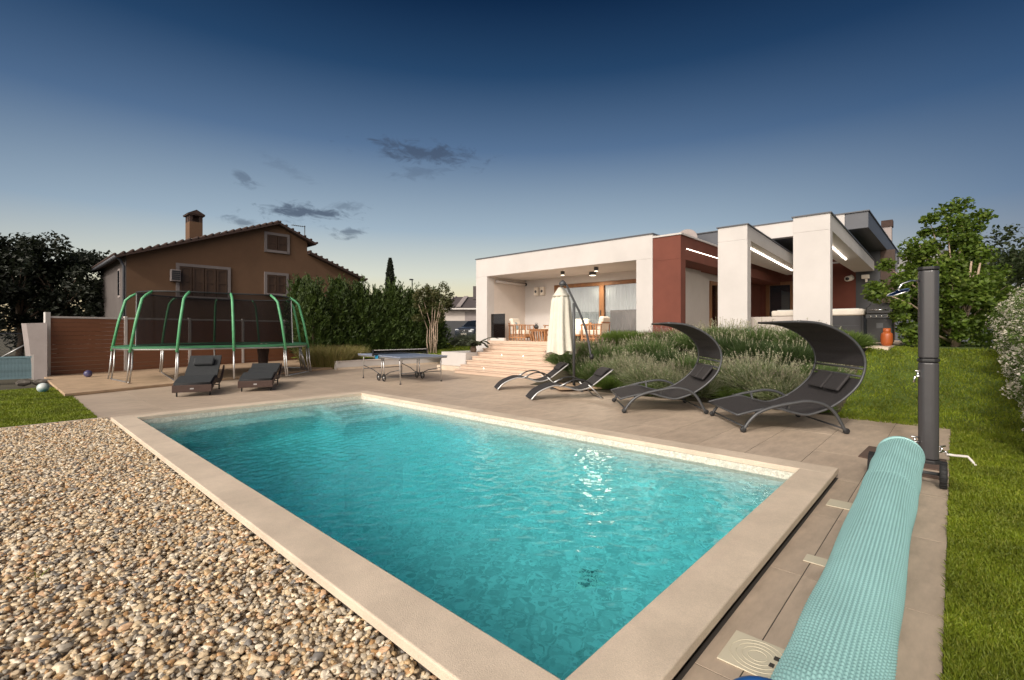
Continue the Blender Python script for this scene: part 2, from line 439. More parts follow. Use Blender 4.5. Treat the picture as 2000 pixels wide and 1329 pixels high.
tag(b.build('ground', M_GROUND), 'dry dark ground stretching away behind the gardens', 'ground', kind='structure')
def field(xs, ys, fz, dz=0.0):
    return [[(x, y, float(fz(x, y)) + dz) for y in ys] for x in xs]
b = MB()
b.grid(field(np.linspace(-4, 9.75, 12), np.linspace(-14, .035, 8), lambda x, y: -.004))
b.grid(field(np.linspace(9.75, 30, 60), np.linspace(-14, 1.5, 30), zr, -.004))
lawn_r = tag(b.build('lawn', M_LAWN), 'bright green lawn rising from the deck to the grey house', 'lawn', kind='structure')
b = MB(); b.grid(field(np.linspace(9.96, 19, 40), np.linspace(1.5, 8.55, 24), zr, .0))
tag(b.build('planting_bed', M_SOIL), 'sloping soil bed under the lavender below the house', 'planting bed', kind='structure')
b = MB(); b.add([(-6, 10.66, -.01), (1.19, 10.66, -.01), (1.05, 17.6, -.01), (-6, 17.6, -.01)], [(0, 1, 2, 3)])
tag(b.build('lawn', M_LAWN), 'small square lawn behind the gravel at the left', 'lawn', kind='structure')
b = MB(); b.box(-6, 1.22, 10.60, 10.655, -.12, .012)
tag(b.build('lawn_edging', M_STONE), 'thin pale edging strip between gravel and small lawn', 'edging', kind='structure')
b = MB(); b.grid(field(np.linspace(6, 27, 40), np.linspace(15, 42, 40), zl, 0))
b2 = MB(); P0 = []
for i in range(26):
    d = 21.0 + i * .75; row = []
    for j in range(16):
        lat = -9.8 + j * .62; p = dp(1000 + lat / d * F, d)
        row.append((p.x, p.y, float(zl(p.x, p.y))))
    P0.append(row)
b2.grid(P0)
tag(b2.build('lawn', M_LAWN), 'shaded lawn behind the white garden wall and conifer hedge', 'lawn', kind='structure')
b = MB(); q = [dp(870, 31.2), dp(1010, 31.2), dp(1010, 60), dp(840, 60)]
b.add([(p.x, p.y, .645) for p in q], [(0, 1, 2, 3)])
tag(b.build('driveway', mat('asphalt', (.07, .068, .066), .9, .15, 4)), 'grey driveway where the dark car is parked', 'driveway', kind='structure')

# pool deck: every tile its own slab
b = MB(); b.box(PX1 + CO, 9.95, .035, 10.0, -.11, -.0025); b.box(-1.5, PX1 + CO, .035, PY0 - CO + .02, -.11, -.0025)
b.box(1.16, 14.6, PY1 + CO, 19.5, -.11, -.0025); b.box(9.95, 11.2, 7.6, PY1 + CO, -.11, -.0025)
deck = tag(b.build('pool_deck', M_GROUT), 'beige porcelain tiled deck around the swimming pool', 'deck', kind='structure')
TC = {}
def put_tile(x0, x1, y0, y1):
    if x1 - x0 < .05 or y1 - y0 < .03: return
    key = (round(x1 - x0, 3), round(y1 - y0, 3))
    if key not in TC:
        t = MB(); w, h = key[0] - .005, key[1] - .005; c = .0007
        vs = []
        for z, k in ((-.02, 0), (-c, 0), (0, c)):
            vs += [(k, k, z), (w - k, k, z), (w - k, h - k, z), (k, h - k, z)]
        fs = [(i + 4 * r_, (i + 1) % 4 + 4 * r_, (i + 1) % 4 + 4 * r_ + 4, i + 4 * r_ + 4) for r_ in range(2) for i in range(4)] + [(8, 9, 10, 11)]
        t.add(vs, fs); TC[key] = t.mesh('tile'); TC[key].materials.append(M_TILE)
    o = bpy.data.objects.new('tile', TC[key]); COL.objects.link(o); o.parent = deck; o.location = (x0 + .0025, y0 + .0025, random.uniform(-.0008, .0008))
def lay(rx0, rx1, ry0, ry1, keep=None):
    i0, j0 = math.floor((rx0 - 4.54) / 1.2), math.floor((ry0 - .68) / .6)
    for i in range(i0, 60):
        a0, a1 = 4.54 + 1.2 * i, 5.74 + 1.2 * i
        if a0 >= rx1: break
        for j in range(j0, 80):
            c0, c1 = .68 + .6 * j, 1.28 + .6 * j
            if j == -1: c0 = .035
            if j < -1: continue
            if c0 >= ry1: break
            x0, x1, y0, y1 = max(a0, rx0), min(a1, rx1), max(c0, ry0), min(c1, ry1)
            if keep and not keep((x0 + x1) / 2, (y0 + y1) / 2): continue
            put_tile(x0, x1, y0, y1)
lay(-1.5, PX1 + CO, .035, PY0 - CO)
lay(PX1 + CO, 9.95, .035, PY1 + CO)
lay(9.95, 11.2, 7.6, PY1 + CO)
lay(1.16, 14.6, PY1 + CO, 19.0, lambda x, y: y < 15.6 + .33 * (x - 1.2) and (x < 11.6 or y > 12.6))

# ------------------------------------------------------------------ swimming pool
pool = thing('swimming_pool', 'rectangular turquoise swimming pool framed by pale stone coping', 'pool', ((PX0 + PX1) / 2, (PY0 + PY1) / 2, 0))
DEPTH, DEEP = -1.25, -1.95  # sloping floor shaped so the deeper far end looks less lit
b = MB(); t = .14; x0, x1, y0, y1 = PX0 + .012, PX1 - .012, PY0 + .012, PY1 - .012
b.prism([(x0 - t, y0 - t, DEPTH), (x0 - t, y0 + 2.2, DEPTH), (x0 - t, y1 + t, DEEP), (x0 - t, y1 + t, DEEP - .1), (x0 - t, y0 - t, DEEP - .1)], (x1 - x0 + 2 * t, 0, 0))
b.box(x0 - t, x0, y0 - t, y1 + t, DEEP, -.16); b.box(x1, x1 + t, y0 - t, y1 + t, DEEP, -.16)
b.box(x0, x1, y0 - t, y0, DEEP, -.16); b.box(x0, x1, y1, y1 + t, DEEP, -.16)
b.build('basin', M_BASIN, pool, world=True)
b = MB()
b.box(x0 - t, x0 - .003, y0 - t, y1 + t, -.16, .045); b.box(x1 + .003, x1 + t, y0 - t, y1 + t, -.16, .045)
b.box(x0 - .003, x1 + .003, y0 - t, y0 - .003, -.16, .045); b.box(x0 - .003, x1 + .003, y1 + .003, y1 + t, -.16, .045)
b.build('waterline_mosaic', M_MOSAIC, pool, world=True)
b = MB(); b.box(x0, x1 - 1.25, y1 - .55, y1, DEEP, -.62); b.build('bench', M_BASIN, pool, world=True, bevel=.015)
for k, (w, d, z) in enumerate(((1.25, 1.6, -.80), (1.1, 1.2, -.58), (1.0, .8, -.38), (.9, .42, -.19))):
    MB().box(x1 - w, x1, y1 - d, y1, DEEP, z).build('pool_step', M_BASIN, pool, world=True, bevel=.012)
dq = gp(1152, 1132, WZ); hv = Vector((dq.x, dq.y, 0)); vi = (dq - Vector((0, 0, CAM_H))).normalized(); st_ = math.hypot(vi.x, vi.y) / 1.33   # where the bent line of sight meets the floor
dr = dq + hv.normalized() * (st_ / math.sqrt(1 - st_ * st_)) * (WZ - DEPTH)
b = MB(); b.lathe([(.105, .001), (.10, .0195), (.02, .0195)], 28, (dr.x, dr.y, DEPTH)); b.build('drain_well', mat('drain_shade', (.16, .18, .18), .6), pool, world=True)
b = MB(); b.lathe([(.125, 0), (.125, .012), (.10, .018), (.095, .012)], 28, (dr.x, dr.y, DEPTH)); b.lathe([(.03, .012), (.03, .022), (.02, .024)], 16, (dr.x, dr.y, DEPTH))
for k in range(18):
    a = k * math.pi / 9; c_, s_ = math.cos(a), math.sin(a)
    b.bar((dr.x + c_ * .03, dr.y + s_ * .03, DEPTH + .024), (dr.x + c_ * .115, dr.y + s_ * .115, DEPTH + .024), .010, .008)
b.build('drain', mat('drain_plastic', (.9, .9, .85), .4), pool, world=True)
# coping slabs, the inner lip turned down
def slab(x0, x1, y0, y1):
    r = .011; g_ = .0004; arc = [(r - r * math.sin(a), r - r * math.cos(a)) for a in np.linspace(0, math.pi / 2, 5)]   # rounded long edges, sharp ends
    def sec(lo, hi): return [(lo, .048), (hi, .048)] + [(hi - u, CZ - v) for u, v in reversed(arc)] + [(lo + u, CZ - v) for u, v in arc]
    if x1 - x0 < y1 - y0: b = MB().prism([(u, y0 + g_, z) for u, z in sec(x0, x1)], (0, y1 - y0 - 2 * g_, 0))
    else: b = MB().prism([(x0 + g_, u, z) for u, z in sec(y0, y1)], (x1 - x0 - 2 * g_, 0, 0))
    b.build('coping_slab', M_STONE, pool, world=True)
def run(a0, a1, n): return [(a0 + (a1 - a0) * i / n, a0 + (a1 - a0) * (i + 1) / n) for i in range(n)]
for u, v in ((PY0 - CO, 1.72), (1.72, 4.4), (4.4, 7.2), (7.2, PY1 + CO)): slab(PX0 - CO, PX0, u, v)
for u, v in run(PY0 - CO, PY1 + CO, 3): slab(PX1, PX1 + CO, u, v)
for u, v in run(PX0, PX1, 2): slab(u, v, PY0 - CO, PY0); slab(u, v, PY1, PY1 + CO)
b = MB(); k = CO - .05
b.box(PX0 - k, PX1 + k, PY0 - k, PY0 - .15, -.12, .047); b.box(PX0 - k, PX1 + k, PY1 + .15, PY1 + k, -.12, .047)
b.box(PX0 - k, PX0 - .15, PY0 - .15, PY1 + .15, -.12, .047); b.box(PX1 + .15, PX1 + k, PY0 - .15, PY1 + .15, -.12, .047)
b.build('curb', mat('curb_concrete', (.10, .085, .07), .9), pool, world=True)

# water: a closed body whose surface carries real small waves
def water_mat():
    m = bpy.data.materials.new('pool_water'); m.use_nodes = True
    n, l = m.node_tree.nodes, m.node_tree.links; n.clear()
    tr = n.new('ShaderNodeBsdfRefraction'); tr.inputs['IOR'].default_value = 1.33; tr.inputs['Roughness'].default_value = 0.0; tr.inputs[0].default_value = (.97, .99, .99, 1)
    gl = n.new('ShaderNodeBsdfGlossy'); gl.inputs['Roughness'].default_value = .02
    lw = n.new('ShaderNodeLayerWeight'); lw.inputs[0].default_value = .5      # Schlick's law, the same from above and below
    pw = n.new('ShaderNodeMath'); pw.operation = 'POWER'; l.new(lw.outputs['Facing'], pw.inputs[0]); pw.inputs[1].default_value = 5
    fr = n.new('ShaderNodeMath'); fr.operation = 'MULTIPLY_ADD'; l.new(pw.outputs[0], fr.inputs[0]); fr.inputs[1].default_value = .98; fr.inputs[2].default_value = .02
    t0 = n.new('ShaderNodeBsdfTransparent'); t0.inputs[0].default_value = (.97, .99, .99, 1)
    m0 = n.new('ShaderNodeMixShader'); m0.inputs[0].default_value = .85; l.new(t0.outputs[0], m0.inputs[1]); l.new(tr.outputs[0], m0.inputs[2])
    mx = n.new('ShaderNodeMixShader'); l.new(fr.outputs[0], mx.inputs[0]); l.new(m0.outputs[0], mx.inputs[1]); l.new(gl.outputs[0], mx.inputs[2])
    va = n.new('ShaderNodeVolumeAbsorption'); va.inputs[0].default_value = (.0, .958, .993, 1); va.inputs[1].default_value = .50
    o = n.new('ShaderNodeOutputMaterial'); l.new(mx.outputs[0], o.inputs[0]); l.new(va.outputs[0], o.inputs[1]); return m
nx, ny = 250, 530
gx, gy = np.meshgrid(np.linspace(PX0 - .02, PX1 + .02, nx), np.linspace(PY0 - .02, PY1 + .02, ny), indexing='ij')
h = np.zeros_like(gx)
for k in range(70):
    lam = math.exp(RNG.uniform(math.log(.05), math.log(.24))); a = RNG.uniform(0, 2 * math.pi); ph = RNG.uniform(0, 6.28)
    h += lam * .0060 * np.sin((gx * math.cos(a) + gy * math.sin(a)) * 2 * math.pi / lam + ph) * (.6 + .4 * np.sin(gx * 1.3 + gy * .9 + ph))
gz = WZ + h * .55
top = np.stack([gx, gy, gz], -1).reshape(-1, 3); nT = len(top)
bot = np.array([(PX0 - .02, PY0 - .02, DEEP - .02), (PX1 + .02, PY0 - .02, DEEP - .02), (PX1 + .02, PY1 + .02, DEEP - .02), (PX0 - .02, PY1 + .02, DEEP - .02)])
i = np.arange(nx - 1)[:, None] * ny + np.arange(ny - 1)[None, :]
fq = np.stack([i, i + ny, i + ny + 1, i + 1], -1).reshape(-1, 4)
me = bpy.data.meshes.new('water')
fl = [tuple(int(v) for v in f) for f in fq] + [(nT + 3, nT + 2, nT + 1, nT)]
e0 = [ii * ny for ii in range(nx)]; e1 = [(nx - 1) * ny + j for j in range(ny)]; e2 = [ii * ny + ny - 1 for ii in range(nx - 1, -1, -1)]; e3 = [j for j in range(ny - 1, -1, -1)]
for ed, (p, q_) in ((e0, (0, 1)), (e1, (1, 2)), (e2, (2, 3)), (e3, (3, 0))): fl.append(tuple([nT + p, nT + q_] + ed[::-1]))
me.from_pydata([tuple(v) for v in np.concatenate([top, bot])], [], fl)
me.polygons.foreach_set('use_smooth', [True] * len(fq) + [False] * 5)
me.materials.append(water_mat())
wobj = bpy.data.objects.new('water', me); COL.objects.link(wobj)
tag(wobj, 'clear turquoise rippled water filling the pool', 'water', kind='structure')

# ------------------------------------------------------------------ gravel
b = MB(); b.add([(-3, -2, -.03), (PX0 - .2, -2, -.03), (PX0 - .2, 10.6, -.03), (-3, 10.6, -.03)], [(0, 1, 2, 3)])
tag(b.build('gravel_bed', mat('sandy_bed', (.36, .29, .21), .9, .3, 60)), 'bed under the river pebbles beside the pool', 'gravel bed', kind='structure')
NP = 84000
px_, py_ = RNG.uniform(-1.4, PX0 - CO + .035, NP), RNG.uniform(.4, 10.58, NP)
pz_ = RNG.uniform(-.028, .012, NP) + .008 * np.sin(px_ * 5) * np.sin(py_ * 3.3)
me = bpy.data.meshes.new('gravel'); me.vertices.add(NP); me.vertices.foreach_set('co', np.stack([px_, py_, pz_], 1).astype(np.float32).ravel())
at = me.attributes.new('rot', 'FLOAT_VECTOR', 'POINT'); at.data.foreach_set('vector', (RNG.uniform(-.5, .5, (NP, 3)) * (1, 1, 12.6)).astype(np.float32).ravel())
scl = np.clip(RNG.lognormal(0, .26, (NP, 1)), .5, 1.9) * .0119 * np.stack([RNG.uniform(1.0, 1.5, NP), RNG.uniform(.8, 1.1, NP), RNG.uniform(.5, .8, NP)], 1)
at = me.attributes.new('scl', 'FLOAT_VECTOR', 'POINT'); at.data.foreach_set('vector', scl.astype(np.float32).ravel())
at = me.attributes.new('tone', 'FLOAT', 'POINT'); at.data.foreach_set('value', RNG.uniform(0, 1, NP).astype(np.float32))
M_PEB = bpy.data.materials.new('pebble'); M_PEB.use_nodes = True
n, l = M_PEB.node_tree.nodes, M_PEB.node_tree.links; pb = n['Principled BSDF']; pb.inputs['Roughness'].default_value = .55
an = n.new('ShaderNodeAttribute'); an.attribute_type = 'INSTANCER'; an.attribute_name = 'tone'
rp = n.new('ShaderNodeValToRGB'); rp.color_ramp.interpolation = 'CONSTANT'
tones = [(0.63, 0.492, 0.322), (0.462, 0.374, 0.261), (0.756, 0.63, 0.452), (0.546, 0.384, 0.209), (0.347, 0.305, 0.244), (0.693, 0.542, 0.348), (0.609, 0.532, 0.409), (0.483, 0.286, 0.131), (0.798, 0.699, 0.548), (0.42, 0.335, 0.226), (0.651, 0.512, 0.331), (0.21, 0.192, 0.174), (0.578, 0.453, 0.304), (0.693, 0.601, 0.47), (0.483, 0.424, 0.339), (0.63, 0.414, 0.252)]
e = rp.color_ramp.elements
while len(e) < len(tones): e.new(.5)
for k, (el_, c) in enumerate(zip(e, tones)): el_.position = k / len(tones); el_.color = (*c, 1)
l.new(an.outputs['Fac'], rp.inputs[0])
tcn = n.new('ShaderNodeTexCoord'); tn = n.new('ShaderNodeTexNoise'); tn.inputs['Scale'].default_value = 1.6; tn.inputs['Detail'].default_value = 6; tn.noise_dimensions = '4D'
l.new(tcn.outputs['Object'], tn.inputs['Vector']); l.new(an.outputs['Fac'], tn.inputs['W'])
mr = n.new('ShaderNodeMapRange'); l.new(tn.outputs[0], mr.inputs[0]); mr.inputs[1].default_value = .3; mr.inputs[2].default_value = .7; mr.inputs[3].default_value = .72; mr.inputs[4].default_value = 1.2
hs = n.new('ShaderNodeHueSaturation'); l.new(rp.outputs[0], hs.inputs['Color']); l.new(mr.outputs[0], hs.inputs['Value']); l.new(hs.outputs[0], pb.inputs['Base Color'])
gobj = bpy.data.objects.new('gravel', me); COL.objects.link(gobj)
tag(gobj, 'pale river pebbles covering the ground left of the pool', 'gravel', kind='stuff')
ng = bpy.data.node_groups.new('pebbles', 'GeometryNodeTree')
ng.interface.new_socket('Geometry', in_out='INPUT', socket_type='NodeSocketGeometry'); ng.interface.new_socket('Geometry', in_out='OUTPUT', socket_type='NodeSocketGeometry')
N, Lk = ng.nodes, ng.links
gi, go = N.new('NodeGroupInput'), N.new('NodeGroupOutput')
ico = N.new('GeometryNodeMeshIcoSphere'); ico.inputs['Radius'].default_value = 1; ico.inputs['Subdivisions'].default_value = 3
pos = N.new('GeometryNodeInputPosition'); nzn = N.new('ShaderNodeTexNoise'); nzn.inputs['Scale'].default_value = .9; nzn.inputs['Detail'].default_value = 1.5
sb = N.new('ShaderNodeVectorMath'); sb.operation = 'SUBTRACT'; Lk.new(nzn.outputs['Color'], sb.inputs[0]); sb.inputs[1].default_value = (.5, .5, .5)
sc = N.new('ShaderNodeVectorMath'); sc.operation = 'SCALE'; Lk.new(sb.outputs[0], sc.inputs[0]); sc.inputs['Scale'].default_value = 1.1
sp = N.new('GeometryNodeSetPosition'); Lk.new(ico.outputs[0], sp.inputs[0]); Lk.new(sc.outputs[0], sp.inputs['Offset'])
ss = N.new('GeometryNodeSetShadeSmooth'); Lk.new(sp.outputs[0], ss.inputs[0])
sm = N.new('GeometryNodeSetMaterial'); Lk.new(ss.outputs[0], sm.inputs[0]); sm.inputs['Material'].default_value = M_PEB
def attr(nm, ty):
    a_ = N.new('GeometryNodeInputNamedAttribute'); a_.data_type = ty; a_.inputs['Name'].default_value = nm; return a_.outputs[0]
ip = N.new('GeometryNodeInstanceOnPoints'); Lk.new(gi.outputs[0], ip.inputs['Points']); Lk.new(sm.outputs[0], ip.inputs['Instance'])
Lk.new(attr('rot', 'FLOAT_VECTOR'), ip.inputs['Rotation']); Lk.new(attr('scl', 'FLOAT_VECTOR'), ip.inputs['Scale'])
Lk.new(ip.outputs[0], go.inputs[0])
md = gobj.modifiers.new('pebbles', 'NODES'); md.node_group = ng

# ------------------------------------------------------------------ modern white house
HX, ZT, ZS, ZF = 13.3, 4.30, 3.64, 1.08
house = thing('modern_house', 'low modern white and red house with open porch above the pool', 'house', (16, 7, 0))
def hb(name, m, *boxes, bevel=0.0, parent=None):
    b = MB()
    for q in boxes: b.box(*q)
    return b.build(name, m, parent or house, world=True, bevel=bevel)
XB = 15.6
hb('porch_frame', M_WHITE, (HX, HX + .40, 13.66, 14.3, 0, ZS), (HX, HX + .40, 6.60, 7.13, .2, ZS), (HX, HX + .40, 6.60, 14.3, ZS, ZT + .06), bevel=.008)
hb('porch_wall', M_CREAM, (HX + .40, XB + .25, 13.66, 14.29, .2, ZS + .05))
hb('porch_wall', M_WHITE, (XB, XB + .25, 12.06, 13.66, .2, ZS), (XB, XB + .25, 6.61, 7.55, .2, ZS), (XB, XB + .25, 7.55, 12.06, 3.34, ZS))
hb('porch_wall', M_WHITE, (HX + .40, XB, 6.61, 7.0, .2, ZS))
hb('porch_ceiling', M_WHITE, (HX + .40, XB + .25, 6.61, 14.29, ZS, ZT))
hb('roof_edge', M_ROOFDARK, (HX - .03, XB + 3.2, 6.58, 14.33, ZT + .061, ZT + .095))
hb('porch_floor', M_MARBLE, (HX + .06, XB, 7.13, 13.66, ZF - .12, ZF))
hb('main_roof', M_WHITE, (XB + .26, 19.5, 6.61, 14.29, .2, ZT))
# glazed sliding door: oak frame, panes, voile curtains behind
dz1, ym, yl, yr = 3.33, 9.80, 12.05, 7.56
door = hb('sliding_door', M_WOOD, (XB - .03, XB + .10, yl - .13, yl, ZF, dz1), (XB - .03, XB + .10, ym - .10, ym + .10, ZF, dz1 - .14), (XB - .03, XB + .10, yr, yr + .12, ZF, dz1),
          (XB - .03, XB + .10, yr + .12, yl - .13, dz1 - .14, dz1), (XB - .03, XB + .10, yr + .12, yl - .13, ZF, ZF + .09), bevel=.006)
for y0, y1 in ((ym + .10, yl - .13), (yr + .12, ym - .10)):
    hb('pane', M_GLASS, (XB + .03, XB + .042, y0, y1, ZF + .09, dz1 - .14), parent=door)
b = MB(); b.bar((XB - .06, ym + .02, 2.05), (XB - .06, ym + .02, 2.25), .02, .03); b.build('handle', M_BLACK, door, world=True)
for y0, y1, ph in ((9.95, 11.85, .3), (7.6, 9.68, 1.1)):
    P = []
    for i in range(120):
        y = y0 + (y1 - y0) * i / 119; x = XB + .14 + .035 * math.sin(i * .82 + ph) + .015 * math.sin(i * 1.9)
        P.append([(x, y, ZF + .1), (x + .01, y, 2.2), (x, y, dz1 - .1)])
    b = MB(); b.sheet(P, .004); b.build('curtain', M_CURTAIN, house, world=True)
hb('room_floor', M_TEAK, (XB + .26, 19.4, 6.7, 14.2, ZF - .1, ZF))
# red block and beams along the side
RY0, RY1 = 5.74, 6.60
RW = 24.0                                              # the deep red wall behind the canopies
hb('red_block', M_RED, (HX + .02, HX + .36, RY0, RY1 - .004, .2, 3.55), (HX + .02, RW - .01, RY0 + .001, RY1 - .004, 3.55, ZT - .06), bevel=.006)
hb('white_trim', M_WHITE, (HX - .01, RW - .01, RY0 - .03, RY1 - .003, ZT - .06, ZT - .01))
hb('led_light', M_LED2, (HX + .42, 17.6, RY0 - .010, RY0 + .0005, 3.865, 3.885))
hb('side_wall', M_WHITE, (HX + .37, 16.6, RY1 - .16, RY1 - .005, .6, 3.549), (16.61, 17.68, RY1 - .05, RY1 - .005, .6, 3.549), (18.72, 20.4, RY1 - .05, RY1 - .005, .6, 3.549), (17.68, 18.72, RY1 - .05, RY1 - .005, 3.30, 3.549), bevel=.004)
hb('red_wall', M_RED, (20.41, RW, RY1 - .04, RY1 - .005, .6, 3.549))
sd_ = hb('side_door', M_WOOD, (17.68, 17.82, RY1 - .10, RY1 + .06, 1.0, 3.30), (18.58, 18.72, RY1 - .10, RY1 + .06, 1.0, 3.30), (17.82, 18.58, RY1 - .10, RY1 + .06, 3.16, 3.30), bevel=.006)
hb('pane', M_GLASS, (17.82, 18.58, RY1 - .012, RY1 - .001, 1.06, 3.16), parent=sd_)
P = [[(17.8 + .8 * i / 40, RY1 + .12 + .03 * math.sin(i * .9), 1.06), (17.8 + .8 * i / 40, RY1 + .12 + .03 * math.sin(i * .9), 3.2)] for i in range(41)]
b = MB(); b.sheet(P, .004); b.build('curtain', M_CURTAIN, house, world=True)
# white piers with long canopies, light strip in each soffit
for y0, y1, plan, (la, lb) in ((3.95, 4.70, [(HX, 3.951), (23.2, 4.50), (23.2, 5.30), (15.3, 5.30), (HX + .3, 4.699), (HX, 4.699)], ((14.05, 4.27), (21.4, 4.70))),
                               (2.13, 2.90, [(HX, 2.131), (23.9, 2.34), (23.9, 3.0), (16.0, 2.95), (HX + .3, 2.899), (HX, 2.899)], ((14.05, 2.47), (19.3, 2.65)))):
    hb('pier', M_WHITE, (HX, HX + .30, y0, y1, .2, 3.87), bevel=.008)
    MB().prism([(x, y, 3.871) for x, y in plan], (0, 0, ZT - .05 - 3.871)).build('canopy', M_WHITE, house, world=True, bevel=.006)
    MB().prism([(x + (.03 if x > 20 else -.03), y + (.03 if y > y0 + .6 else -.03), ZT - .0495) for x, y in plan], (0, 0, .03)).build('roof_edge', M_ROOFDARK, house, world=True)
    MB().bar((*la, 3.858), (*lb, 3.858), .030, .024).build('led_light', M_LED, house, world=True)
# raised flat roof: white fascia in the middle, dark metal at both ends
hb('raised_roof', M_WHITE, (18.4, 18.7, 2.56, 5.72, 4.69, 5.20), bevel=.01)
hb('raised_roof', M_ROOFDARK, (18.42, 18.7, 1.95, 2.555, 4.69, 5.20), (18.42, 18.7, 5.725, 8.2, 4.69, 5.20), (18.701, 30.5, 1.95, 8.2, 4.69, 5.20), bevel=.01)
hb('roof_edge', M_ROOFDARK, (18.37, 30.55, 1.92, 8.23, 5.201, 5.235))
# red end wall with window, dark wall, oak door and glazing
hb('red_wall', M_RED, (RW, RW + .3, 2.96, 5.20, .8, 4.685), (RW, RW + .3, 6.33, RY1 - .01, .8, 4.685), (RW, RW + .3, 5.201, 6.329, 3.66, 4.685), (RW, RW + .3, 5.201, 6.329, .8, 1.3))
hb('white_trim', M_WHITE, (RW - .03, RW - .001, 2.97, RY1 - .02, 4.30, 4.37))
win = hb('window', M_WOOD, (RW - .04, RW + .10, 6.17, 6.328, 1.301, 3.658), (RW - .04, RW + .10, 5.202, 5.34, 1.301, 3.658), (RW - .04, RW + .10, 5.34, 6.17, 3.52, 3.658), bevel=.006)
hb('pane', M_DARKGLASS, (RW + .02, RW + .03, 5.34, 6.17, 1.301, 3.52), parent=win)
hb('dark_wall', M_DARK, (RW + .01, RW + .3, 2.16, 2.955, .8, 4.685))
hb('end_door', mat('dark_oak_door', (.05, .024, .014), .5, .2, 6), (RW + .02, RW + .28, 1.70, 2.155, .8, 4.685))
hb('end_wall', mat('bluegrey_panel', (.085, .095, .115), .6, .08, 3), (RW + .01, RW + .25, -6.5, 1.695, .7, 1.90))
gw = hb('glazing', M_DARKGLASS, (RW + .10, RW + .12, .2, 1.695, 1.901, 4.4))
hb('glazing_frame', M_ROOFDARK, (RW + .04, RW + .2, 1.63, 1.69, 1.901, 4.4), (RW + .04, RW + .2, .14, .2, 1.901, 4.4), (RW + .04, RW + .2, .14, 1.69, 4.401, 4.5), (RW + .05, RW + .19, .2, 1.63, 3.2, 3.24), parent=gw)['kind'] = 'stuff'
hb('room_back', M_DARK, (RW + 1.5, RW + 1.6, -1, 2.1, 1.0, 4.6))
c = dp(1733, 28.5, 0)
hb('chimney', M_FRAMEGREY, (c.x - .25, c.x + .25, c.y - .22, c.y + .22, 4.0, hz(445, 28.5))); hb('chimney_cap', M_ROOFTILE, (c.x - .3, c.x + .3, c.y - .27, c.y + .27, hz(445, 28.5) + .001, hz(432, 28.5)))
hb('side_terrace', M_STONE, (14.5, RW - .001, 1.15, RY1 - .2, .5, 1.09))
hb('low_wall', M_CREAM, (14.3, 14.49, 3.1, 4.75, .6, 1.86), bevel=.008)
# fittings on the house, each one a thing of its own
def lamp(x, y, r, h, label, watts, drop=0):
    t = thing('ceiling_lamp', label, 'lamp', (x, y, ZS), 0, 'porch ceiling lamps')
    b = MB(); b.lathe([(r * .5, -.002), (r, -.012), (r, -h), (r * .92, -h - .004)], 24); b.build('housing', M_GREY, t)
    b = MB(); b.lathe([(r * .9, -h - .0045), (r * .9, -h - .012), (r * .5, -h - .02)], 24); b.build('diffuser', M_LAMPGLOW, t)
    ld = bpy.data.lights.new('ceiling_lamp_light', 'SPOT'); ld.energy = watts; ld.color = (1, .86, .66); ld.shadow_soft_size = .22; ld.spot_size = R(165); ld.spot_blend = .6
    lo = bpy.data.objects.new('ceiling_lamp_light', ld); COL.objects.link(lo); lo.parent = t; lo.location = (0, 0, -h - .05)
lamp(14.05, 10.48, .075, .13, 'small round ceiling lamp above the closed parasol', 90)
lamp(13.85, 8.92, .075, .13, 'small round ceiling lamp nearest the right porch pillar', 90)
lamp(14.95, 9.78, .13, .12, 'larger ceiling lamp close to the oak door', 125)
t = thing('awning_cassette', 'slim white awning cassette under the porch ceiling at left', 'awning', (14.5, 13.55, 3.45))
b = MB(); b.tube([(HX + .45, 13.57, 3.46), (XB - .12, 13.57, 3.46)], .055, 12); b.build('cassette', M_WHITE, t, world=True)
b = MB(); b.tube([(XB - .119, 13.57, 3.46), (XB - .05, 13.57, 3.46)], .065, 12); b.build('end_cap', M_BLACK, t, world=True)
t = thing('wall_speaker', 'pair of small white outdoor speakers on the porch wall', 'speaker', (XB, 12.75, 3.1))
for y in (12.95, 12.62):
    MB().box(XB - .14, XB - .002, y - .1, y + .1, 2.95, 3.3).build('cabinet', M_WHITECLOTH, t, world=True, bevel=.02)
    b = MB(); b.lathe([(.06, 0), (.05, .012), (.01, .004)], 16, (XB - .141, y, 3.12), (-1, 0, 0)); b.build('cone', M_GREY, t, world=True)
t = thing('satellite_dish', 'grey satellite dish standing on the flat roof', 'satellite dish', (17.6, 7.35, ZT))
b = MB(); b.lathe([(.02, .10), (.2, .075), (.33, .02), (.38, -.02), (.37, -.03), (.2, .05), (.02, .08)], 28, (17.6, 7.35, ZT + .62), (1, .25, -.25)); b.build('reflector', M_FRAMEGREY, t, world=True)
b = MB(); b.tube([(17.65, 7.35, ZT + .02), (17.72, 7.35, ZT + .55)], .025); b.tube([(17.6, 7.35, ZT + .3), (17.1, 7.2, ZT + .55)], .012); b.build('mast', M_GREY, t, world=True)
t = thing('security_camera', 'white bullet camera under the canopy on the red wall', 'camera', (RW, 3.05, 3.7))
cy_, cz_ = 3.1, 3.72
b = MB(); b.tube([(RW - .002, cy_, cz_), (RW - .12, cy_, cz_), (RW - .2, cy_, cz_ - .03)], .05); b.tube([(RW - .08, cy_, cz_ - .08), (RW - .5, cy_ + .08, cz_ - .14)], .11, 14); b.build('body', M_WHITECLOTH, t, world=True)
b = MB(); b.lathe([(.07, 0), (.06, .01)], 14, (RW - .502, cy_ + .08, cz_ - .14), (-1, .2, -.17)); b.build('lens', M_BLACK, t, world=True)
t = thing('wall_light', 'small white flood light on the dark wall', 'light', (RW, 2.6, 3.6))
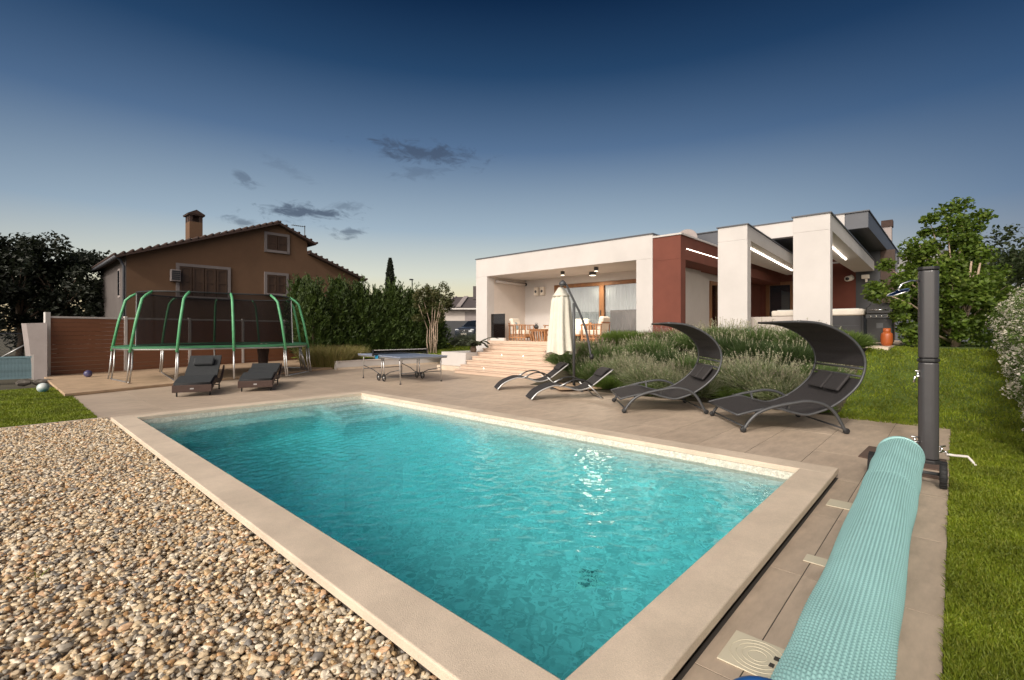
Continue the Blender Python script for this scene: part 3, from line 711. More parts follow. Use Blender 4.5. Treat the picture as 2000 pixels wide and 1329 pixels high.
MB().box(RW - .16, RW + .009, 2.50, 2.76, 3.58, 3.74).build('housing', M_WHITECLOTH, t, world=True, bevel=.015)
MB().bar((RW - .08, 2.6, 3.44), (RW - .08, 2.6, 3.579), .07, .07).build('sensor', M_WHITECLOTH, t, world=True)

# glass balustrades at the porch edge
for y0, y1, lb in ((12.86, 13.62, 'smoked glass balustrade panel beside the left porch pillar'), (7.16, 8.15, 'smoked glass balustrade panel beside the right porch pillar')):
    t = thing('glass_balustrade', lb, 'balustrade', (HX + .2, y0, ZF), 0, 'glass balustrades of the porch')
    MB().box(HX + .19, HX + .204, y0, y1, ZF + .11, ZF + 1.06).build('panel', M_SMOKED, t, world=True)
    MB().box(HX + .14, HX + .25, y0, y1, ZF + .001, ZF + .11).build('base_rail', M_ALU, t, world=True, bevel=.004)

# broad marble stairs
stairs = thing('garden_stairs', 'broad pale marble stairs climbing from the deck to the porch', 'stairs', (12, 10.3, 0))
NS = 8; rise = ZF / NS; run_ = (HX + .06 - 10.95) / (NS - 1)
for k in range(NS):
    x0 = 10.95 + k * run_; z1 = rise * (k + 1)
    b = MB(); yl_ = 12.92 + .07 * k if k < 7 else 13.62
    b.box(x0 + .03, x0 + run_ + .05, 6.9, yl_ - .01, max(0, z1 - rise - .001), z1 - .035); b.build('riser', M_MARBLE, stairs, world=True)
    for u, v in ((6.9, 9.1), (9.1, 11.2), (11.2, yl_)):
        MB().box(x0, x0 + run_ + .04 if k < NS - 1 else HX + .055, u + .0015, v - .0015, z1 - .034, z1).build('tread', M_MARBLE, stairs, world=True, bevel=.005)
for px, py, lb in ((1013, 668, 'topmost step light in the marble stairs'), (980, 692, 'middle step light in the marble stairs'), (1022, 694, 'dim step light right of the middle one in the marble stairs'), (945, 717, 'lowest step light in the marble stairs')):
    best = None
    for k in range(NS):
        x0 = 10.95 + k * run_ + .03
        a = (px - 1000) / F; d = x0 / (math.cos(YAW) + a * math.sin(YAW)); z = hz(py, d)
        if rise * k < z < rise * (k + 1): best = (x0, (math.sin(YAW) - a * math.cos(YAW)) * d, rise * k + rise * .42)
    if not best: continue
    t = thing('step_light', lb, 'light', best, 0, 'step lights in the stairs')
    b = MB(); b.lathe([(.036, 0.001), (.036, .006), (.026, .008)], 18, (0, 0, 0), (-1, 0, 0)); b.build('bezel', M_CHROME, t)
    b = MB(); b.lathe([(.024, .009), (.018, .012)], 14, (0, 0, 0), (-1, 0, 0)); b.build('lens', M_LAMPGLOW, t)

# white garden wall left of the stairs
gwall = thing('garden_wall', 'low white garden wall holding the lawn beside the stairs', 'wall', (12, 15, 0))
a_, b_, c_ = gp(655, 722), gp(884, 708), gp(915, 706)
d_ = (b_ - a_).normalized(); nrm_ = Vector((-d_.y, d_.x, 0))
MB().bar(a_ + Vector((0, 0, .14)), b_ + Vector((0, 0, .14)), .2, .30).build('wall', M_WHITE, gwall, world=True, bevel=.006)
MB().bar(a_ + Vector((0, 0, .305)), b_ + Vector((0, 0, .305)), .26, .025).build('capping', M_CREAM, gwall, world=True, bevel=.004)
MB().bar(a_ - nrm_ * .16 + Vector((0, 0, .03)), b_ - nrm_ * .16 + Vector((0, 0, .03)), .1, .08).build('plinth', M_STONE, gwall, world=True)
t = thing('planter_wall', 'square white planter block at the foot of the stairs', 'wall', (12.2, 13.9, 0))
MB().box(11.75, 13.26, 13.2, 14.6, 0, .66).build('wall', M_WHITE, t, world=True, bevel=.01)
MB().box(11.45, 11.73, 13.1, 14.5, 0, .16).build('step', M_STONE, t, world=True, bevel=.006)

# ------------------------------------------------------------------ neighbour's ochre house
NY = 32.0
nh = thing('gabled_house', 'ochre neighbour house with brown tiled gable roof and shutters', 'house', (10, NY, 0))
def nx(px):                                        # x on the gable wall seen at a pixel column
    a = (px - 1000) / F; d = NY / (math.sin(YAW) - a * math.cos(YAW)); return (math.cos(YAW) + a * math.sin(YAW)) * d, d
xl, dl = nx(247); xr_, dr_ = nx(540); xs, ds = nx(600); xe, de = nx(700)
zl_, zr_r, zs_, zs2, ze_ = hz(500, dl), hz(440, dr_), hz(474, ds), hz(497, ds), hz(546, de)
poly = [(xl, NY, -.1), (xe, NY, -.1), (xe, NY, ze_), (xs, NY, zs2), (xs, NY, zs_), (xr_, NY, zr_r), (xl, NY, zl_)]
holes = []
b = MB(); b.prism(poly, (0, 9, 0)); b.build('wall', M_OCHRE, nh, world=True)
b = MB(); b.box(xl - .02, xl - .002, NY + .01, NY + 8.99, -.1, zl_ - .02); b.build('side_wall', mat('shaded_render', (.11, .095, .09), .9, .1, 1), nh, world=True)  # the side's shade is put into its wall colour, greyer than the gable
def slope(p, q, name, t=.14, over=.5):
    p, q = Vector(p), Vector(q); dd = (q - p).normalized(); n_ = Vector((-dd.z, 0, dd.x)); n_ = n_ if n_.z > 0 else -n_
    b = MB(); b.prism([p - dd * over + n_ * .002, q + n_ * .002, q + n_ * t, p - dd * over + n_ * t], (0, 9 + .8, 0))
    b.v = [(v[0], v[1] - .45, v[2]) for v in b.v]
    o = b.build(name, M_ROOFTILE, nh, world=True)
    L = (q - p).length + over; m = int(L / .38); b = MB()
    for i in range(m + 1):
        c = p - dd * over + dd * (L * i / max(1, m)) + n_ * (t + .03)
        b.tube([(c.x, NY - .46, c.z), (c.x, NY + 9.3, c.z)], .075, 6)
    b.build('roof_tile', M_ROOFTILE, o, world=True)['kind'] = 'stuff'
slope((xl, NY, zl_), (xr_, NY, zr_r), 'roof'); slope((xs, NY, zs_), (xr_, NY, zr_r), 'roof', over=.45); slope((xe, NY, ze_), (xs - .01, NY, zs2), 'roof', over=.4)
def nwin(pa, pb, ya, yb, name, leaves_, slats=True):
    x0, d0 = nx(pa); x1, d1 = nx(pb); z1 = hz(ya, d0 * .5 + d1 * .5); z0 = hz(yb, d0 * .5 + d1 * .5)
    y0 = NY - .09
    b = MB(); w = .16
    b.box(x0 - w, x0, y0, y0 + .10, z0 - w, z1 + w); b.box(x1, x1 + w, y0, y0 + .10, z0 - w, z1 + w); b.box(x0, x1, y0, y0 + .10, z1, z1 + w); b.box(x0, x1, y0 - .04, y0 + .10, z0 - w, z0)
    f = b.build(name, M_SURROUND, nh, world=True)
    for i in range(leaves_):
        u, v = x0 + (x1 - x0) * i / leaves_, x0 + (x1 - x0) * (i + 1) / leaves_
        b = MB(); b.box(u + .02, v - .02, y0 + .035, y0 + .06, z0 + .02, z1 - .02)
        for q in (u + .02, v - .12): b.box(q, q + .10, y0 + .0, y0 + .034, z0 + .02, z1 - .02)
        for z in (z0 + .02, (z0 + z1) / 2 - .05, z1 - .12): b.box(u + .121, v - .121, y0 + .004, y0 + .034, z, z + .10)
        b.build('shutter', M_SHUTTER, f, world=True)
nwin(350, 444, 524, 580, 'window', 4); nwin(521, 560, 461, 490, 'window', 2); nwin(521, 558, 538, 574, 'window', 2)
x0, d0 = nx(369); x1, d1 = nx(397); x0, x1, d0 = x0 * 1.0375 + .03, x1 * 1.0375 - .03, d0 * 1.0375; zc = hz(466, d0); zt = hz(432, d0)
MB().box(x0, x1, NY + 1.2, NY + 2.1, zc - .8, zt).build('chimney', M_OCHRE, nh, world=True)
b = MB(); b.box(x0 - .1, x1 + .1, NY + 1.1, NY + 2.2, zt + .38, zt + .46)
for u in (x0, x1 - .16):
    for v in (NY + 1.2, NY + 1.94): b.box(u, u + .16, v, v + .16, zt + .001, zt + .379)
b.box(x0, x1, NY + 1.5, NY + 1.8, zt + .001, zt + .379)
b.prism([(x0 - .12, NY + 1.08, zt + .461), (x1 + .12, NY + 1.08, zt + .461), ((x0 + x1) / 2, NY + 1.08, zt + .72)], (0, 1.14, 0)); b.build('chimney_cap', M_ROOFTILE, nh, world=True)
b = MB(); b.tube([(xl - .10, NY + .06, -.1), (xl - .10, NY + .06, zl_ - .55), (xl - .28, NY - .1, zl_ - .25), (xl - .42, NY - .2, zl_ - .18)], .06, 8); b.build('downpipe', M_ROOFDARK, nh, world=True)
b = MB(); b.tube([(xl - .5, NY - .4, zl_ - .14), (xl - .5, NY + 9.2, zl_ - .14)], .09, 8); b.build('gutter', M_ROOFDARK, nh, world=True)
b = MB(); b.box(xl - .05, xl - .0201, NY + 1.6, NY + 2.3, 3.3, 4.9); f = b.build('window', M_FRAMEGREY, nh, world=True)
MB().box(xl - .07, xl - .051, NY + 1.72, NY + 2.18, 3.42, 4.78).build('pane', M_DARKGLASS, f, world=True)
x0, d0 = nx(331); x1, d1 = nx(350); z0, z1 = hz(550, d0), hz(527, d0)
t = thing('air_conditioner', 'grey outdoor air conditioner on the ochre house wall', 'air conditioner', (x0, NY - .4, z0))
MB().box(x0, x1, NY - .36, NY - .03, z0, z1).build('casing', M_SURROUND, t, world=True, bevel=.02)
b = MB()
for i in range(5): b.box(x0 + .04, x1 - .04, NY - .375, NY - .361, z0 + .08 + i * (z1 - z0 - .12) / 5, z0 + .16 + i * (z1 - z0 - .12) / 5)
b.build('grille', M_BLACK, t, world=True)
x0, d0 = nx(599); z0, z1 = hz(474, d0), hz(440, d0)
t = thing('roof_antenna', 'thin television antenna at the gable roof edge', 'antenna', (x0, NY + .3, z0))
b = MB(); b.tube([(x0, NY + .3, z0 - .3), (x0, NY + .3, z1)], .03, 6); b.build('mast', M_GREY, t, world=True)
b = MB(); b.tube([(x0 + .05, NY + .3, z1 - .06), (x0 - .9, NY + .3, z1 - .1)], .02, 6)
for i in range(7): b.tube([(x0 - .1 - i * .12, NY + .1, z1 - .075), (x0 - .1 - i * .12, NY + .5, z1 - .075)], .01, 5)
b.build('boom', M_GREY, t, world=True)

# far house with grey hipped roof, and the parked car
D0 = 52.0
def fp(px, py, d=D0): p = dp(px, d); return Vector((p.x, p.y, hz(py, d)))
fh = thing('hipped_house', 'distant pale house with grey hipped tile roof', 'house', dp(890, D0))
q = [fp(868, 600), fp(948, 600), fp(948, 660), fp(868, 660)]; fwd = Vector((math.cos(YAW), math.sin(YAW), 0))
b = MB(); b.prism(q, fwd * 7); b.build('wall', M_CREAM, fh, world=True)
e0, e1 = fp(858, 602) - fwd * .8, fp(960, 602) - fwd * .8
r0, r1 = fp(884, 576) + fwd * 3.4, fp(950, 576) + fwd * 3.4
e2, e3 = e1 + fwd * 8.6, e0 + fwd * 8.6
b = MB(); b.add([e0, e1, e2, e3, r0, r1], [(0, 1, 5, 4), (1, 2, 5), (2, 3, 4, 5), (3, 0, 4), (3, 2, 1, 0)]); rf = b.build('roof', M_SLATE, fh, world=True)
b = MB(); b.bar(e0, r0, .22, .18); b.bar(fp(897, 601) - fwd * .9 + Vector((0, 0, .05)), fp(905, 578) + fwd * 3.2 + Vector((0, 0, .15)), .5, .1); b.build('ridge_cap', M_FRAMEGREY, rf, world=True)
b = MB(); b.prism([fp(921, 583) + fwd * 2, fp(928, 583) + fwd * 2, fp(928, 556) + fwd * 2, fp(921, 556) + fwd * 2], fwd * .7); b.build('chimney', M_SLATE, fh, world=True)
b = MB(); b.prism([fp(908, 609) - fwd * .05, fp(934, 609) - fwd * .05, fp(934, 650) - fwd * .05, fp(908, 650) - fwd * .05], fwd * .04); b.build('garage_door', M_FRAMEGREY, fh, world=True)
b = MB(); b.bar(e0 + Vector((0, 0, -.12)), e1 + Vector((0, 0, -.12)), .2, .16); b.build('gutter', M_ALU, fh, world=True)
t = thing('boundary_wall', 'dark low wall in front of the distant hipped house', 'wall', dp(890, 44))
b = MB(); b.prism([fp(860, 627, 44), fp(950, 627, 44), fp(950, 662, 44), fp(860, 662, 44)], fwd * .2); b.build('wall', M_DARK, t, world=True)

def make_car():
    # local axes: x forwards, y left, z up
    c = dp(930, 42.0, .65); az = YAW + math.pi - R(22)
    t = thing('parked_car', 'dark suv parked nose forward beside the white house', 'car', c, az)
    paint = mat('car_paint', (.030, .036, .048), .25, spec=.7)
    prof = [(2.25, .35), (2.32, .62), (2.28, .86), (2.12, .98), (1.55, 1.08), (1.02, 1.13), (.30, 1.62), (-.2, 1.70), (-1.5, 1.68), (-2.2, 1.15), (-2.3, .7), (-2.25, .35)]
    ys = [(-.95, .90), (-.90, .97), (-.70, 1.0), (0, 1.015), (.70, 1.0), (.90, .97), (.95, .90)]
    P = []
    for y, k in ys:
        row = []
        for x, z in prof:
            tum = max(0, z - 1.05) * .34
            row.append((x * k, y * (1 - tum), .35 + (z - .35) * (k if z > .5 else 1)))
        P.append(row)
    b = MB(); b.grid(P)
    b.add([P[0][i] for i in range(len(prof))], [tuple(range(len(prof)))]); b.add([P[-1][i] for i in range(len(prof))], [tuple(range(len(prof) - 1, -1, -1))])
    b.add([r_[0] for r_ in P] + [r_[-1] for r_ in P], [(i, i + 1, 8 + i, 7 + i) for i in range(6)])
    b.build('body', paint, t)
    b = MB(); b.add([(1.0, -.74, 1.165), (1.0, .74, 1.165), (.36, .60, 1.60), (.36, -.60, 1.60)], [(0, 1, 2, 3)]); b.prism([(1.03, -.74, 1.155), (1.03, .74, 1.155), (.33, .60, 1.635), (.33, -.60, 1.635)], (.012, 0, .016)); b.build('windscreen', M_DARKGLASS, t)
    MB().box(2.27, 2.335, -.42, .42, .60, .86).build('grille', M_BLACK, t, bevel=.02)
    b = MB(); b.tube([(2.345, .1 * math.cos(a * .4), .76 + .1 * math.sin(a * .4)) for a in range(16)], .012, 6, closed=True)
    for a in (90, 210, 330): b.tube([(2.345, 0, .76), (2.345, .1 * math.cos(R(a)), .76 + .1 * math.sin(R(a)))], .011, 5)
    b.build('emblem', M_CHROME, t)
    MB().box(2.33, 2.35, -.26, .26, .46, .57).build('number_plate', M_WHITECLOTH, t)
    for y in (-.70, .70):
        b = MB(); b.box(2.08, 2.26, y - .17, y + .17, .80, .93); b.build('headlight', mat('headlamp_glass', (.55, .58, .62), .15, spec=.9) if 'headlamp_glass' not in MATS else MATS['headlamp_glass'], t, bevel=.05)
        b = MB(); b.box(.55, .75, y * 1.36 - .11, y * 1.36 + .11, 1.10, 1.26); b.build('mirror', paint, t, bevel=.04)
    for x in (1.45, -1.4):
        for y in (-.84, .84):
            b = MB(); b.lathe([(.22, -.11), (.34, -.11), (.36, -.08), (.36, .08), (.34, .11), (.22, .11)], 24, (x, y, .36), (0, 1, 0)); w = b.build('wheel', M_RUBBER, t)
            b = MB(); b.lathe([(.215, -.112), (.21, .0), (.215, .112)], 18, (x, y, .36), (0, 1, 0)); b.build('rim', M_SILVER, w)
    t['label'] = 'dark suv parked nose forward beside the white house'
make_car()

# ------------------------------------------------------------------ left boundary
fence = thing('board_fence', 'brown horizontal board fence with white posts behind the trampoline', 'fence', (1.1, 20.9, 0), R(16))
FA = R(16); fo = Vector((1.1, 20.9, 0)); fd = Vector((math.cos(FA), math.sin(FA), 0))
def ft(px):
    a = (px - 1000) / F; r_ = Vector((math.cos(YAW) + a * math.sin(YAW), math.sin(YAW) - a * math.cos(YAW)))
    return (r_.x * fo.y - r_.y * fo.x) / (fd.x * r_.y - fd.y * r_.x)
posts = [ft(p) for p in (92, 245, 370, 474, 556, 640)]
for i, s in enumerate(posts):
    w = .13 if i == 0 else .09
    MB().box(s - w / 2, s + w / 2, -w / 2, w / 2, 0, 2.06 if i == 0 else 1.98).build('post', M_ALU, fence, bevel=.006)
NB = 13; zb0, zb1 = .06, 1.88; TCB = {}
for i in range(5):
    s0, s1 = posts[i] + .055, posts[i + 1] - .055
    pw = MB().box(0, s1 - s0, -.012, .012, 0, (zb1 - zb0) / NB - .006).mesh('board')
    pw.materials.append(M_BROWNBOARD)
    for k in range(NB):
        o = bpy.data.objects.new('board', pw); COL.objects.link(o); o.parent = fence; o.location = (s0, random.uniform(-.002, .002), zb0 + (zb1 - zb0) * k / NB)
    MB().box(s0, s1, -.03, .03, zb1 + .001, zb1 + .06).build('top_rail', M_ALU, fence)
pad = tag(MB().prism([(1.05, 14.62, 0.002), (9.6, 17.75, .002), (10.6, 23.9, .002), (1.0, 20.95, .002)], (0, 0, .068)).build('concrete_pad', M_PAD, bevel=.01), 'tan concrete pad under the trampoline', 'pad', kind='structure')
t = thing('concrete_block', 'grey concrete slab leaning beside the white fence post', 'slab', (.6, 20.9, 0))
b = MB(); p0, p1 = gp(66, 742), gp(92, 741); b.prism([p0, p1, p1 + Vector((0, 0, 1.72)), p0 + (p0 - p1) * .55 + Vector((0, 0, 1.70))], (-.1, .3, 0)); b.build('slab', M_FRAMEGREY, t, world=True)
t = thing('pvc_fence', 'blue grey slatted panel fence at the left edge', 'fence', gp(20, 746))
p0, p1 = gp(-120, 750), gp(63, 742); L = (p1 - p0); n_ = 64
for i in range(n_):
    p = p0 + L * (i + .5) / n_
    if i == 0: pm = MB().box(-.012, .012, -.006, .006, .08, .66).mesh('slat'); pm.materials.append(mat('teal_pvc', (.13, .21, .24), .5, .3, 1.3, stretch=(.3, .3, 4)))
    o = bpy.data.objects.new('slat', pm); COL.objects.link(o); o.parent = t; o.location = p - Vector(t.location); o.rotation_euler = (0, 0, math.atan2(L.y, L.x))
b = MB(); b.bar(p0 + Vector((0, 0, .69)), p1 + Vector((0, 0, .69)), .05, .05); b.bar(p0 + Vector((0, 0, .06)), p1 + Vector((0, 0, .06)), .05, .04); b.bar(p0 + Vector((0, .05, .36)), p1 + Vector((0, .05, .36)), .02, .6); b.build('rail', MATS['teal_pvc'], t, world=True)
MB().bar(p1 + Vector((.02, 0, 0)), p1 + Vector((.02, 0, .76)), .07, .07).build('post', M_ALU, t, world=True)
t = thing('chain_link_fence', 'dark chain link fence above the blue slatted panel', 'fence', gp(20, 742))
q0, q1 = p0 + Vector((-.2, .5, 0)), p1 + Vector((0, .5, 0)); L = q1 - q0; m = int(L.length / .085); b = MB()
for i in range(-9, m):
    for s in (1, -1):
        u0, u1 = i * .085, i * .085 + .76
        if s < 0: u0, u1 = u1, u0
        z0, z1 = .62, 1.38
        def cl(u, z): return q0 + L.normalized() * u + Vector((0, 0, z))
        if min(u0, u1) < 0 or max(u0, u1) > L.length: continue
        b.bar(cl(u0, z0), cl(u1, z1), .006, .006)
b.build('mesh', M_GREY, t, world=True)['kind'] = 'stuff'
b = MB(); b.tube([q0 + Vector((0, 0, 1.39)), q1 + Vector((0, 0, 1.39))], .02, 8); b.tube([q1 + Vector((0, 0, 0)), q1 + Vector((0, 0, 1.42))], .025, 8); b.build('rail', M_GREY, t, world=True)
b = MB(); b.tube([q1 + L.normalized() * -.75 + Vector((0, 0, .6)), q1 + Vector((0, 0, 1.15))], .02, 8); b.build('brace', M_SILVER, t, world=True)
for px, py, r_, lb in ((46, 752, .12, 'leftmost grey stone below the slatted fence'), (78, 750, .11, 'grey stone right below the concrete slab'), (92, 747, .09, 'small grey stone at the foot of the white post')):
    p = gp(px, py); bm = bmesh.new(); bmesh.ops.create_icosphere(bm, subdivisions=2, radius=1)
    for v in bm.verts:
        v.co *= 1 + .25 * math.sin(v.co.x * 3 + px) * math.cos(v.co.y * 4); v.co.x *= r_ * 1.5; v.co.y *= r_; v.co.z *= r_ * .7
    me = bpy.data.meshes.new('stone'); bm.to_mesh(me); bm.free()
    o = link('stone', me, MATS.get('rock') or mat('rock', (.12, .105, .09), .9, .3, 8, .5, 20)); o.location = (p.x, p.y, r_ * .45); tag(o, lb, 'stone', 'stones at the lawn edge')

# ------------------------------------------------------------------ vegetation
def folmat(name, cols, trans=.35, rough=.55):
    return mat(name, cols[0], rough, island=cols, trans=trans)
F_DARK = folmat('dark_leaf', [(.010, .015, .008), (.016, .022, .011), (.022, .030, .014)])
F_THUJA = folmat('thuja_leaf', [(.030, .056, .011), (.052, .086, .016), (.085, .128, .025), (.042, .072, .016)])
F_TREE = folmat('broad_leaf', [(.085, .15, .016), (.14, .215, .022), (.065, .115, .014), (.20, .26, .04)], .45)
F_HEDGE = folmat('hedge_leaf', [(.085, .155, .025), (.13, .21, .04), (.18, .24, .06), (.06, .11, .02)])
F_FLOWER = folmat('cream_petal', [(.80, .75, .64), (.86, .81, .72), (.70, .64, .48), (.82, .74, .66)], .4)
F_LAV = folmat('silver_stem', [(.075, .14, .032), (.12, .19, .055), (.18, .235, .09), (.06, .12, .02)], .3)
F_WILD = folmat('pale_stem', [(.30, .33, .20), (.40, .42, .29), (.15, .20, .06), (.22, .27, .12), (.09, .14, .03)], .3)
F_LAVTIP = folmat('pale_spike', [(.34, .34, .21), (.28, .28, .17), (.42, .41, .28), (.26, .21, .17)], .3)
F_GREENB = folmat('green_stem', [(.075, .13, .018), (.11, .18, .028), (.15, .21, .045), (.06, .10, .02)], .3)
F_DKB = folmat('deep_green_stem', [(.04, .07, .02), (.06, .10, .028), (.05, .085, .025), (.085, .125, .045)], .3)
F_STRAW = folmat('straw_blade', [(.16, .17, .04), (.25, .21, .07), (.20, .20, .05), (.34, .25, .11)], .3)
F_PALM = folmat('frond', [(.022, .034, .016), (.035, .048, .022), (.05, .06, .03)], .2)
F_PURPLE = folmat('purple_spike', [(.30, .19, .17), (.24, .15, .15), (.36, .27, .22)], .3)

def limbs(b, base, height, r0, ends, lean=(0, 0), rng=RNG, n=8, trunk_top=.45):
    top = Vector(base) + Vector((lean[0], lean[1], height * trunk_top))
    pts = [Vector(base) + (top - Vector(base)) * k + Vector((math.sin(k * 5) * r0 * .5, math.cos(k * 4) * r0 * .4, 0)) for k in (0, .3, .65, 1)]
    b.tube(pts, [r0 * 1.25, r0, r0 * .85, r0 * .7], n)
    for e in ends:
        k = rng.uniform(.55, 1.0); s = pts[0] + (top - pts[0]) * k; e = Vector(e)
        mid = s.lerp(e, .5) + Vector((rng.normal() * .1, rng.normal() * .1, height * .04))
        b.tube([s, mid, e], [r0 * .45, r0 * .28, r0 * .08], 6)
def clump_points(cs, rad, n, rng=RNG, flat=.8):
    k = rng.integers(0, len(cs), n); u = unit(rng.normal(size=(n, 3))) * (rng.uniform(0, 1, (n, 1)) ** .45)
    C = np.array(cs)[k]; rr = np.broadcast_to(np.asarray(rad), (len(cs),))[k][:, None]
    P = C + u * rr * (1, 1, flat); return P, u
def tree(name, label, base, height, crad, z0, nclump, crr, nleaf, size, m, bark=M_BARK, group=None, r0=.12, shape='round', seed=1, aspect=.55, lean=(0, 0)):
    rng = np.random.default_rng(seed); base = Vector(base)
    t = thing(name, label, 'tree', base, 0, group)
    cs = []
    while len(cs) < nclump:
        u = rng.uniform(-1, 1, 3)
        if np.linalg.norm(u) > 1 or np.linalg.norm(u) < .35: continue
        cs.append((u[0] * crad + lean[0], u[1] * crad + lean[1], z0 + (height - z0) * (.5 + .5 * u[2])))
    b = MB(); limbs(b, (0, 0, 0), height, r0, cs[:14], lean, rng); b.build('trunk', bark, t)
    P, u = clump_points(cs, rng.uniform(.6, 1.2, nclump) * crr, nleaf, rng)
    V, Fc = leaves(P, size, aspect, rng=rng, outward=u)
    link('crown', np_mesh('crown', V, Fc), m, t); return t
# dark trees beyond the left fence
for px, d, h_, cr, sd_, lb in ((-70, 27, 7.0, 2.6, 3, 'dark tree cut by the left picture edge beyond the fences'), (38, 29, 7.2, 2.6, 4, 'tallest dark tree above the chain link fence'),
                               (118, 30, 7.2, 2.5, 5, 'dark tree behind the left end of the brown fence'), (178, 34, 7.4, 2.3, 6, 'dark tree touching the corner of the ochre house'), (75, 36, 6.6, 2.6, 8, 'dark tree furthest back between the other left trees')):
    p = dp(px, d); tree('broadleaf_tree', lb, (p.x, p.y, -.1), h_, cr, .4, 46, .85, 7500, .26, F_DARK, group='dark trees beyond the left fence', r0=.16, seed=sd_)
# thuja hedge: one conical conifer after another
def conifer(px, d, h_, rad, lb, seed, z=.3, n=8500):
    rng = np.random.default_rng(seed); p = dp(px, d)
    t = thing('conifer', lb, 'tree', (p.x, p.y, z), 0, 'conifers of the tall garden hedge')
    b = MB(); b.tube([(0, 0, -.1), (.03, .02, h_ * .5), (0, .04, h_ * .93)], [.09, .06, .012], 7); b.build('trunk', M_BARK, t)
    q = rng.uniform(0, 1, n) ** .85; zz = .08 + q * (h_ - .08); ang = rng.uniform(0, 2 * math.pi, n)
    prof = rad * 1.12 * np.clip(1 - q, 0, 1) ** .68 * (1 + .20 * np.sin(ang * 5 + zz * 4 + seed) + .16 * np.sin(ang * 9 - zz * 7)) * (.75 + .35 * np.minimum(1, q * 6))
    rr = prof * rng.uniform(.30, 1.08, n) ** .5
    o = np.stack([np.cos(ang), np.sin(ang), np.zeros(n)], 1)
    P = o * rr[:, None]; P[:, 2] = zz
    dirs = o + np.array((0, 0, .9)) + rng.normal(size=(n, 3)) * .35
    V, Fc = leaves(P, .21, .34, rng=rng, dirs=dirs, outward=o, up=0)
    k = 46; tips = []
    for i in range(k):                                     # long wandering leaders that break the outline
        q_ = rng.uniform(.55, 1); a = rng.uniform(0, 6.28); r_ = rad * (1 - q_) ** .55
        s = np.array((math.cos(a) * r_, math.sin(a) * r_, q_ * h_)); dd = unit(np.array([[math.cos(a) * .5, math.sin(a) * .5, 1]]))[0]
        tt = np.linspace(0, rng.uniform(.25, .6), 22)[:, None]; tips.append(s + dd * tt + rng.normal(size=(22, 3)) * .045)
    tp = np.concatenate(tips); V2, F2 = leaves(tp, .15, .35, rng=rng, dirs=np.tile((0, 0, 1.0), (len(tp), 1)))
    V, Fc = merge([(V, Fc), (V2, F2)]); link('crown', np_mesh('crown', V, Fc), F_THUJA, t)
for i, (px, d, h_, rd, lb) in enumerate(((612, 23.0, 3.45, 1.05, 'leftmost conifer of the hedge beside the trampoline'), (660, 24.0, 3.75, 1.1, 'tall second conifer of the hedge from the left'), (702, 24.6, 3.6, 1.0, 'third hedge conifer, below the sloping house roof'),
                                         (736, 25.2, 3.3, .95, 'lower hedge conifer left of the cypress spire'), (768, 25.6, 3.6, 1.0, 'hedge conifer directly in front of the cypress'), (803, 26.2, 3.35, .95, 'hedge conifer left of the pale stemmed tree'), (842, 27.4, 3.3, .95, 'last hedge conifer behind the pale stems'), (585, 25.5, 3.9, 1.0, 'conifer behind the right end of the trampoline'))):
    conifer(px, d, h_, rd, lb, 20 + i)
p = dp(762, 46); t = thing('cypress', 'slim dark cypress spire rising behind the conifer hedge', 'tree', (p.x, p.y, 0))
b = MB(); b.tube([(0, 0, 0), (0, 0, 6.5)], [.16, .04], 8); b.build('trunk', M_BARK, t)
q = RNG.uniform(0, 1, 6000); ang = RNG.uniform(0, 6.28, 6000); o = np.stack([np.cos(ang), np.sin(ang), 0 * ang], 1); P = o * (.44 * np.minimum(1, (1.02 - q) * 3.5) ** .6 * RNG.uniform(.5, 1.05, 6000))[:, None]; P[:, 2] = .8 + q * 7.6
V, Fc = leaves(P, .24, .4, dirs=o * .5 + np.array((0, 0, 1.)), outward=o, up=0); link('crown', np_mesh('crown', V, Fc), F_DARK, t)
p = dp(805, 42); t = thing('street_lamp', 'thin street lamp pole above the conifer hedge', 'street lamp', (p.x, p.y, 0)); zt_ = hz(548, 42)
b = MB(); b.tube([(0, 0, 0), (0, 0, zt_)], [.07, .045], 8); b.build('pole', M_GREY, t); MB().box(-.25, .08, -.1, .1, zt_ + .001, zt_ + .12).build('lamp_head', M_GREY, t, bevel=.03)
# pale multi-stemmed tree
p = dp(845, 24.6); rng = np.random.default_rng(5); t = thing('crepe_myrtle', 'slender tree with several bare pale stems before the hedge', 'tree', (p.x, p.y, .3)); b = MB(); cs = []
rv = Vector((math.sin(YAW), -math.cos(YAW), 0)); fwd_ = Vector((math.cos(YAW), math.sin(YAW), 0))
for i, (lx, top) in enumerate(((-.75, 2.5), (-.35, 3.0), (-.1, 3.1), (.2, 3.2), (.45, 2.9), (.7, 3.05), (0, 2.4))):
    e = rv * lx + Vector((rng.normal() * .2, rng.normal() * .2, top)); m_ = rv * (lx * .35) + Vector((0, 0, top * .5))
    b.tube([rv * (i - 3) * .07 + fwd_ * (.12 if i % 2 else -.1), rv * (lx * .2 + (i - 3) * .05) + Vector((0, 0, top * .25)), m_, e], [.036, .03, .026, .010], 7)
    for k in range(6): cs.append(tuple(e + Vector((rng.normal() * .22, rng.normal() * .22, rng.uniform(-.75, .35)))))
b.build('trunk', M_PALEBARK, t)
P, u = clump_points(cs, .26, 4200, rng); V, Fc = leaves(P, .12, .5, rng=rng, outward=u); link('crown', np_mesh('crown', V, Fc), folmat('myrtle_leaf', [(.06, .075, .02), (.09, .10, .03), (.12, .10, .04)]), t)
